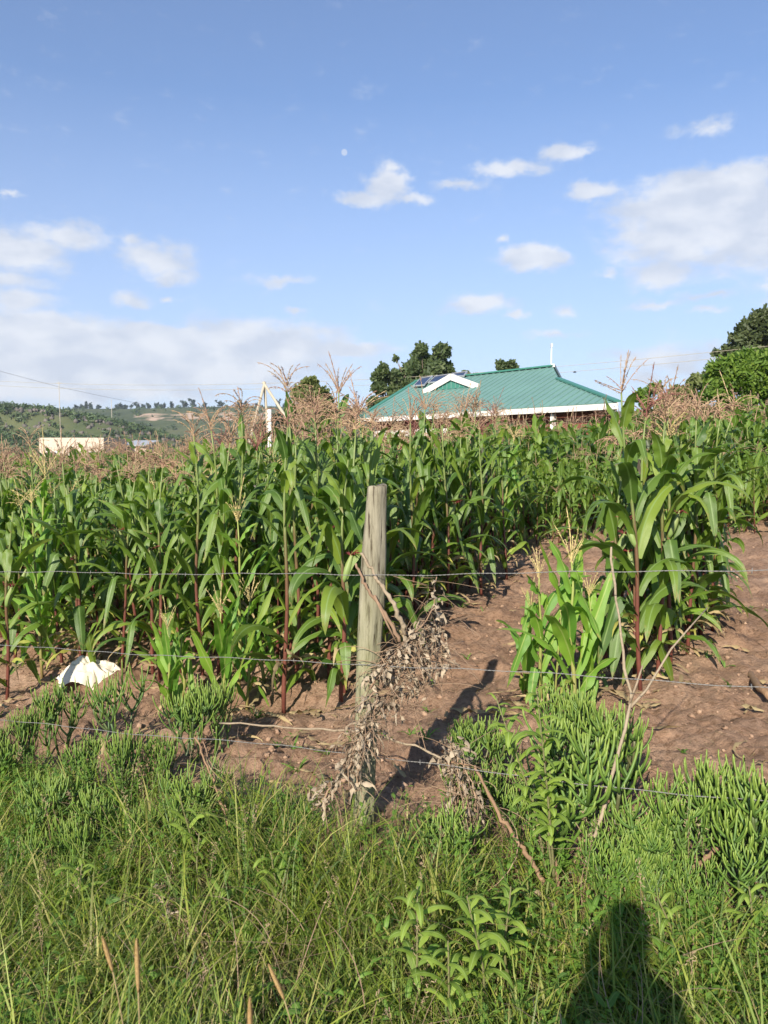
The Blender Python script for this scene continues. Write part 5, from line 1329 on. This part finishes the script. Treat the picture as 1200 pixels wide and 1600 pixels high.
def grass():
    rng = np.random.default_rng(77)
    def pts(n, t0=-2.2, t1=.1, xm=.60):
        Y = 1.0+3.6*rng.random(n)**.9; X = (rng.random(n)*2-1)*(xm*Y+.35)
        t = ft(X, Y); k = (t > t0) & (t < t1)
        return X[k], Y[k]
    # tufts
    def tufts(nt, per, hl, hr, wd, mat_, name, label, cat, tr=(0, 1), t1=.05, lean=(.05, .55), bend=(.5, 2.0), sd_=0.035, m=6, patch=None):
        X, Y = pts(nt, t1=t1)
        # thin out near the fence where the bare soil shows, thicker left and right
        px = 600+X/Y*1200; t = ft(X, Y)
        bare = np.exp(-((px-560)/190)**2)*sstep(-.30, -.08, t)*.92
        bare = np.maximum(bare, sstep(-.30, -.02, t)*.75*(px > 330)*(px < 1300))
        bare = np.maximum(bare, sstep(-.1, .05, t)*.8)
        hx, hy = ground(290, 1440); hol = np.exp(-(((X-hx)/.26)**2+((Y-hy)/.16)**2)**1.5)*.9; hx, hy = ground(70, 1350); hol = np.maximum(hol, np.exp(-(((X-hx)/.25)**2+((Y-hy)/.14)**2)**1.5)*.8); hx, hy = ground(980, 1440); hol = np.maximum(hol, np.exp(-(((X-hx)/.2)**2+((Y-hy)/.12)**2)**1.5)*.8)
        keep = rng.random(len(X)) > np.maximum(bare, hol)
        if patch is not None: keep &= (vnoise(X*patch, Y*patch, 77)+.3*vnoise(X*8, Y*8, 78) > -.20+.25*rng.random(len(X))-.12)
        X, Y = X[keep], Y[keep]; n = len(X)
        tv0 = rng.uniform(tr[0], tr[1], n)
        hh = rng.uniform(hl, hr, n)*(.75+.9*(vnoise(X*2.2, Y*2.2, 40)+.35))*(1-.35*sstep(-.5, 0, ft(X, Y)))
        k = np.repeat(np.arange(n), per)
        a = rng.random(len(k))*6.283; rr = np.abs(rng.normal(size=len(k)))*sd_
        bx = X[k]+np.cos(a)*rr; by = Y[k]+np.sin(a)*rr
        L = hh[k]*rng.uniform(.55, 1.2, len(k)); phi = a+rng.normal(size=len(k))*.7
        mb = MB()
        blades(mb, bx, by, zland(bx, by)-.01, L, rng.uniform(*wd, len(k)), rng.uniform(*lean, len(k)), rng.uniform(*bend, len(k)), rng, m, tv=(tv0[k]+.12*rng.normal(size=len(k))) % 1, phi=phi)
        print(name, len(k))
        tag(mb.obj(name, mat_), label, cat, kind='stuff')
    tufts(3300, 13, .13, .40, (.003, .0078), M['grass'], 'tall_grass', 'long green grass covering the foreground up to the fence', 'grass', patch=2.6)
    tufts(4600, 9, .05, .17, (.0025, .0055), M['grass'], 'short_grass', 'short dense green undergrowth between the long grass', 'grass', sd_=.05, bend=(.8, 2.2), m=5)
    tufts(1300, 6, .20, .46, (.004, .0095), M['grass'], 'broad_grass', 'broader arching grass blades standing over the foreground grass', 'grass', tr=(.35, .95), bend=(.9, 2.4), m=8)
    tufts(3000, 9, .08, .34, (.0018, .0042), M['drygrass'], 'dry_grass', 'dry straw coloured blades mixed through the foreground grass', 'grass', lean=(.2, 1.4), bend=(.8, 2.0), m=5)
    # straw on the soil
    n = 4200; Y = 2.8*np.exp(rng.random(n)*math.log(11/2.8)); X = (rng.random(n)*1.15-.575)*Y; k = (ft(X, Y) > -.1) & (vnoise(X*1.5, Y*1.5, 50) > -.1-.25*(rng.random(n) < .3)); X, Y = X[k], Y[k]; n = len(X)
    mb = MB(); blades(mb, X, Y, zsoil(X, Y)+.006, rng.uniform(.03, .14, n), rng.uniform(.0015, .004, n), np.full(n, 1.45), rng.uniform(1.45, 1.62, n), rng, 4, curl=1.)
    tag(mb.obj('straw_litter', M['drygrass']), 'dry straw and leaf litter scattered on the red-brown soil', 'litter', kind='stuff')
    # small leaved herbs: upright sprigs with leaves in pairs
    X, Y = pts(5200, t1=-.05); pc = vnoise(X*1.3, Y*1.3, 60)+.3*vnoise(X*5, Y*5, 61); k = pc > .0; X, Y = X[k], Y[k]; n = len(X)
    h = rng.uniform(.08, .27, n); tv = rng.random(n); mb = MB(); sx = rng.normal(size=n)*.15; sy = rng.normal(size=n)*.15
    for j in range(9):
        f = .25+.75*j/8
        bx, by = X+sx*h*f, Y+sy*h*f; a = j*2.4+tv*6.28
        L = rng.uniform(.014, .048, n)*(1.15-.5*f)
        s = np.linspace(0, 1, 4); th = np.stack([np.interp(s, [0, 1], [.9, 1.9])]*n); T = np.stack([np.sin(th)*np.cos(a)[:, None], np.sin(th)*np.sin(a)[:, None], np.cos(th)], -1)
        P = np.stack([bx, by, zland(bx, by)+h*f], -1)[:, None]+np.concatenate([np.zeros((n, 1, 3)), np.cumsum(T[:, :-1]*(L/3)[:, None, None], 1)], 1)
        sd = np.stack([-np.sin(a), np.cos(a), 0*a], -1)[:, None]; w = (L*.26)[:, None]*np.array([.15, 1, .85, .05])[None]
        G = np.stack([P-sd*w[..., None]+[0, 0, .002], P, P+sd*w[..., None]+[0, 0, .002]], 2); mb.grid(G, tv=(tv+.1*rng.normal(size=n)) % 1)
    st = np.stack([np.stack([X, Y, zland(X, Y)], -1), np.stack([X+sx*h, Y+sy*h, zland(X, Y)+h], -1)], 1)
    wv = np.array([.0011, 0, 0]); mb.grid(np.stack([st-wv, st+wv], 2), tv=tv)
    tag(mb.obj('ground_herbs', M['herb']), 'small leaved green herbs growing thickly through the foreground grass', 'herbs', kind='stuff')
    # scattered larger leaved herbs of mixed species
    X, Y = pts(420, t1=-.05); n = len(X); mb = MB()
    for i in range(n):
        hh = rng.uniform(.06, .26); LL = rng.uniform(.03, .085); wf = rng.uniform(.18, .5); tv_ = rng.random(); z0 = float(zland(X[i], Y[i])); a_ = rng.random()*6.28; lx, ly = rng.normal(size=2)*.05
        for j in range(rng.integers(4, 10)):
            f = rng.random(); a_ += 2.4
            leaf_mb(rng, (X[i]+lx*f, Y[i]+ly*f, z0+hh*f), LL*rng.uniform(.6, 1.2), LL*wf, R(rng.uniform(30, 80)), R(rng.uniform(90, 170)), a_, m=6, n=3, mb=mb, tv=(tv_+.1*rng.normal()) % 1, wave=.1)
    tag(mb.obj('mixed_herbs', M['herb']), 'mixed leafy herbs dotted through the foreground grass', 'herbs', kind='stuff')
    # dead runners tangled through the grass
    X, Y = pts(900, t1=.05); n = len(X); mb = MB()
    blades(mb, X, Y, zland(X, Y)+rng.uniform(.02, .22, n), rng.uniform(.15, .5, n), rng.uniform(.0015, .0035, n), rng.uniform(.9, 1.6, n), rng.uniform(1.3, 2.0, n), rng, 9, curl=1.3)
    tag(mb.obj('dead_runners', M['deadstem']), 'dead brown runners tangled through the foreground grass', 'dry stems', kind='stuff')
    # purplish seed grass
    mb = MB(); X, Y = pts(260, t1=0); n = len(X); h = rng.uniform(.25, .45, n)
    blades(mb, X, Y, zland(X, Y), h, np.full(n, .0016), rng.uniform(0, .3, n), rng.uniform(.2, .7, n), rng, 5, tv=0)
    m_ = 26; f = rng.random((n, m_)); k = np.repeat(np.arange(n), m_); V_ = mb.v[0].reshape(n, 5, 2, 3).mean(2)
    top = V_[:, 4]; low_ = V_[:, 3]; p = (low_[k]+(top-low_)[k]*f.reshape(-1, 1)*1.1)+rng.normal(size=(n*m_, 3))*.006
    d = rng.normal(size=p.shape); d /= np.linalg.norm(d, axis=1)[:, None]; e = np.cross(d, rng.normal(size=p.shape)); e /= np.linalg.norm(e, axis=1)[:, None]
    mb.grid(np.stack([np.stack([p-e*.001, p+e*.001], 1), np.stack([p+d*.010-e*.0012, p+d*.010+e*.0012], 1)], 1), tv=rng.random(len(p)))
    tag(mb.obj('seeding_grass', mat('seed_grass', (.26,.17,.12), (.33,.26,.14), rough=.8)), 'thin pinkish seeding grass stems rising over the grass', 'grass', kind='stuff')
grass()
def foxtail(px0, py0, px1, py1, Y, label, lean):
    """seed head from (px0,py0) top to (px1,py1) base"""
    rng = np.random.default_rng(int(px0))
    a = at(px0, py0, Y); b = at(px1, py1, Y); gx = b[0]+lean; zg = float(zland(gx, Y))
    o = empty('foxtail_grass', (gx, Y, zg), label, 'grass', 'tall foxtail grasses close to the camera'); L = np.array([gx, Y, zg])
    n = 9; t = np.linspace(0, 1, n)[:, None]
    foot = np.array([0, 0, 0.]); mid = b-L
    ctrl = mid-(a-b)*1.6
    c = (1-t)**2*foot+2*t*(1-t)*ctrl+t**2*mid
    MB().tube(c, .0010, 5).obj('stem', M['drygrass'], o)
    hd = MB(); k = 14; q = np.linspace(0, 1, k); hl = (b-L)+(a-b)*q[:, None]
    hd.tube(hl, .0030*np.sin(math.pi*np.clip(q*.93+.05, 0, 1))**.5, 7)
    m = 420; f = rng.random(m); p = (b-L)+(a-b)*f[:, None]; d = rng.normal(size=(m, 3)); ax = (a-b)/np.linalg.norm(a-b); d -= ax*(d@ax)[:, None]; d /= np.linalg.norm(d, axis=1)[:, None]
    e = d*.7+ax*.9; e /= np.linalg.norm(e, axis=1)[:, None]; sdv = np.cross(e, d); sdv /= np.linalg.norm(sdv, axis=1)[:, None]
    sz = .0065*(np.sin(math.pi*np.clip(f*.9+.08, 0, 1))**.5)[:, None]
    hd.grid(np.stack([np.stack([p-sdv*.0006, p+sdv*.0006], 1), np.stack([p+e*sz-sdv*.0002, p+e*sz+sdv*.0002], 1)], 1), tv=rng.random(m))
    hd.obj('seed_head', mat('foxtail_head', (.50,.36,.16), (.42,.28,.12), rough=.8, trans=.25, tcol=(1.2,1.1,.8)) if 'foxtail_head' not in bpy.data.materials else bpy.data.materials['foxtail_head'], o)
foxtail(213, 1468, 216, 1550, .92, 'tallest straw coloured foxtail seed head at the bottom left', .01)
foxtail(160, 1464, 176, 1518, 1.0, 'leaning foxtail seed head left of the tallest one', .12)
foxtail(420, 1508, 444, 1562, 1.0, 'slanting foxtail seed head between the left pair and the centre', .14)
foxtail(390, 1560, 391, 1640, .86, 'foxtail seed head cut by the bottom edge', .01)

# ------------------------------------------------------------------ the photographer, whose shadow falls across the grass at lower right
def person():
    bx, by = PERS; z = float(zland(bx, by))
    V = {'pel': (0, 0, .95), 'belly': (0, .01, 1.10), 'chest': (0, 0, 1.32), 'neck': (0, .01, 1.50), 'hd0': (0, .03, 1.58), 'hd1': (0, .03, 1.70),
         'shL': (-.15, 0, 1.42), 'elL': (-.19, .05, 1.17), 'wrL': (-.08, .15, 1.40), 'shR': (.15, 0, 1.42), 'elR': (.19, .05, 1.17), 'wrR': (.08, .15, 1.40),
         'hiL': (-.10, 0, .90), 'knL': (-.11, .03, .50), 'anL': (-.12, 0, .09), 'toL': (-.14, .17, .04), 'hiR': (.10, 0, .90), 'knR': (.11, .03, .50), 'anR': (.12, 0, .09), 'toR': (.14, .17, .04)}
    Rr = dict(pel=.13, belly=.12, chest=.13, neck=.06, hd0=.085, hd1=.095, shL=.07, elL=.05, wrL=.032, shR=.07, elR=.05, wrR=.032, hiL=.095, knL=.065, anL=.045, toL=.04, hiR=.095, knR=.065, anR=.045, toR=.04)
    E = [('pel','belly'),('belly','chest'),('chest','neck'),('neck','hd0'),('hd0','hd1'),('chest','shL'),('shL','elL'),('elL','wrL'),('chest','shR'),('shR','elR'),('elR','wrR'),('pel','hiL'),('hiL','knL'),('knL','anL'),('anL','toL'),('pel','hiR'),('hiR','knR'),('knR','anR'),('anR','toR')]
    nm = list(V); idx = {k: i for i, k in enumerate(nm)}
    vs = [V[k] for k in nm]; rs = [Rr[k] for k in nm]; ed = [(idx[a], idx[b]) for a, b in E]
    for sgn, w in ((-1, 'wrL'), (1, 'wrR')):      # palms and fingers holding the phone
        p = np.array(V[w]); vs.append(tuple(p+[-sgn*.02, .045, .05])); rs.append(.026); pm = len(vs)-1; ed.append((idx[w], pm))
        for j in range(4):
            q = p+[-sgn*(.005+.012*j), .07+.004*j, .075+.016*j]; vs.append(tuple(q)); rs.append(.009); ed.append((pm, len(vs)-1)); vs.append(tuple(q+[-sgn*.03, .02, .0])); rs.append(.008); ed.append((len(vs)-2, len(vs)-1))
        vs.append(tuple(p+[-sgn*.05, .02, .07])); rs.append(.010); ed.append((pm, len(vs)-1))
    me = bpy.data.meshes.new('body'); me.from_pydata(vs, ed, [])
    o = bpy.data.objects.new('person', me); C.objects.link(o); me.materials.append(M['cloth'])
    o.location = (bx, by, z); o.scale = (.84, .9, 1.06)
    sk = o.modifiers.new('skin', 'SKIN'); 
    for i, d in enumerate(me.skin_vertices[0].data): d.radius = (rs[i], rs[i]); d.use_root = (i == 0)
    sb = o.modifiers.new('sub', 'SUBSURF'); sb.levels = 2; sb.render_levels = 2
    tag(o, 'person with raised hands behind the camera, seen as a shadow on the grass', 'person')
PERS = (-.095, -.15)
person()

def leaf_litter():
    rng = np.random.default_rng(91); mb = MB(); n = 0
    while n < 330:
        y = 3.2*math.exp(rng.random()*math.log(10/3.2)); x = (rng.random()*1.1-.55)*y
        if ft(x, y) < .15: continue
        mn = min((x-a_)**2+(y-b_)**2 for a_, b_ in placed)
        if mn > .10 and rng.random() > .22: continue
        leaf_mb(rng, (x, y, gz(x, y)+.03), rng.uniform(.10, .34), rng.uniform(.012, .035), R(rng.uniform(70, 95)), R(rng.uniform(92, 112)), rng.random()*6.28, m=7, n=3, wave=.7, twist=rng.normal(), curl=rng.normal(), mb=mb, tv=rng.random()); n += 1
    tag(mb.obj('dry_leaf_litter', M['dry_leaf']), 'dry maize leaves lying on the soil around the plant feet', 'litter', kind='stuff')
    mb = MB()
    for k in range(90):
        y = 3.2*math.exp(rng.random()*math.log(9/3.2)); x = (rng.random()*1.1-.55)*y
        if ft(x, y) < .1: continue
        for j in range(rng.integers(4, 9)):
            leaf_mb(rng, (x, y, gz(x, y)), rng.uniform(.03, .11), rng.uniform(.006, .016), R(rng.uniform(10, 60)), R(rng.uniform(70, 120)), rng.random()*6.28, m=6, n=3, mb=mb, tv=rng.random())
    tag(mb.obj('soil_seedlings', M['herb']), 'small green seedlings sprouting from the bare soil', 'weeds', kind='stuff')
leaf_litter()

# ------------------------------------------------------------------ the air: a thin even haze
def haze():
    m = bpy.data.materials.new('thin_air_haze'); m.use_nodes = True; t = m.node_tree; t.nodes.clear()
    out = nd(t, 'ShaderNodeOutputMaterial'); v = nd(t, 'ShaderNodeVolumePrincipled'); v.inputs['Color'].default_value = (.80, .87, 1, 1); v.inputs['Density'].default_value = .0002; v.inputs['Anisotropy'].default_value = .2
    lk(t, v.outputs[0], out.inputs['Volume'])
    ob = MB().box((0, 0, 48), (8400, 8400, 104)).obj('haze', m, smooth=False); tag(ob, 'thin pale haze filling the air over the whole valley', 'haze', kind='stuff')
haze()
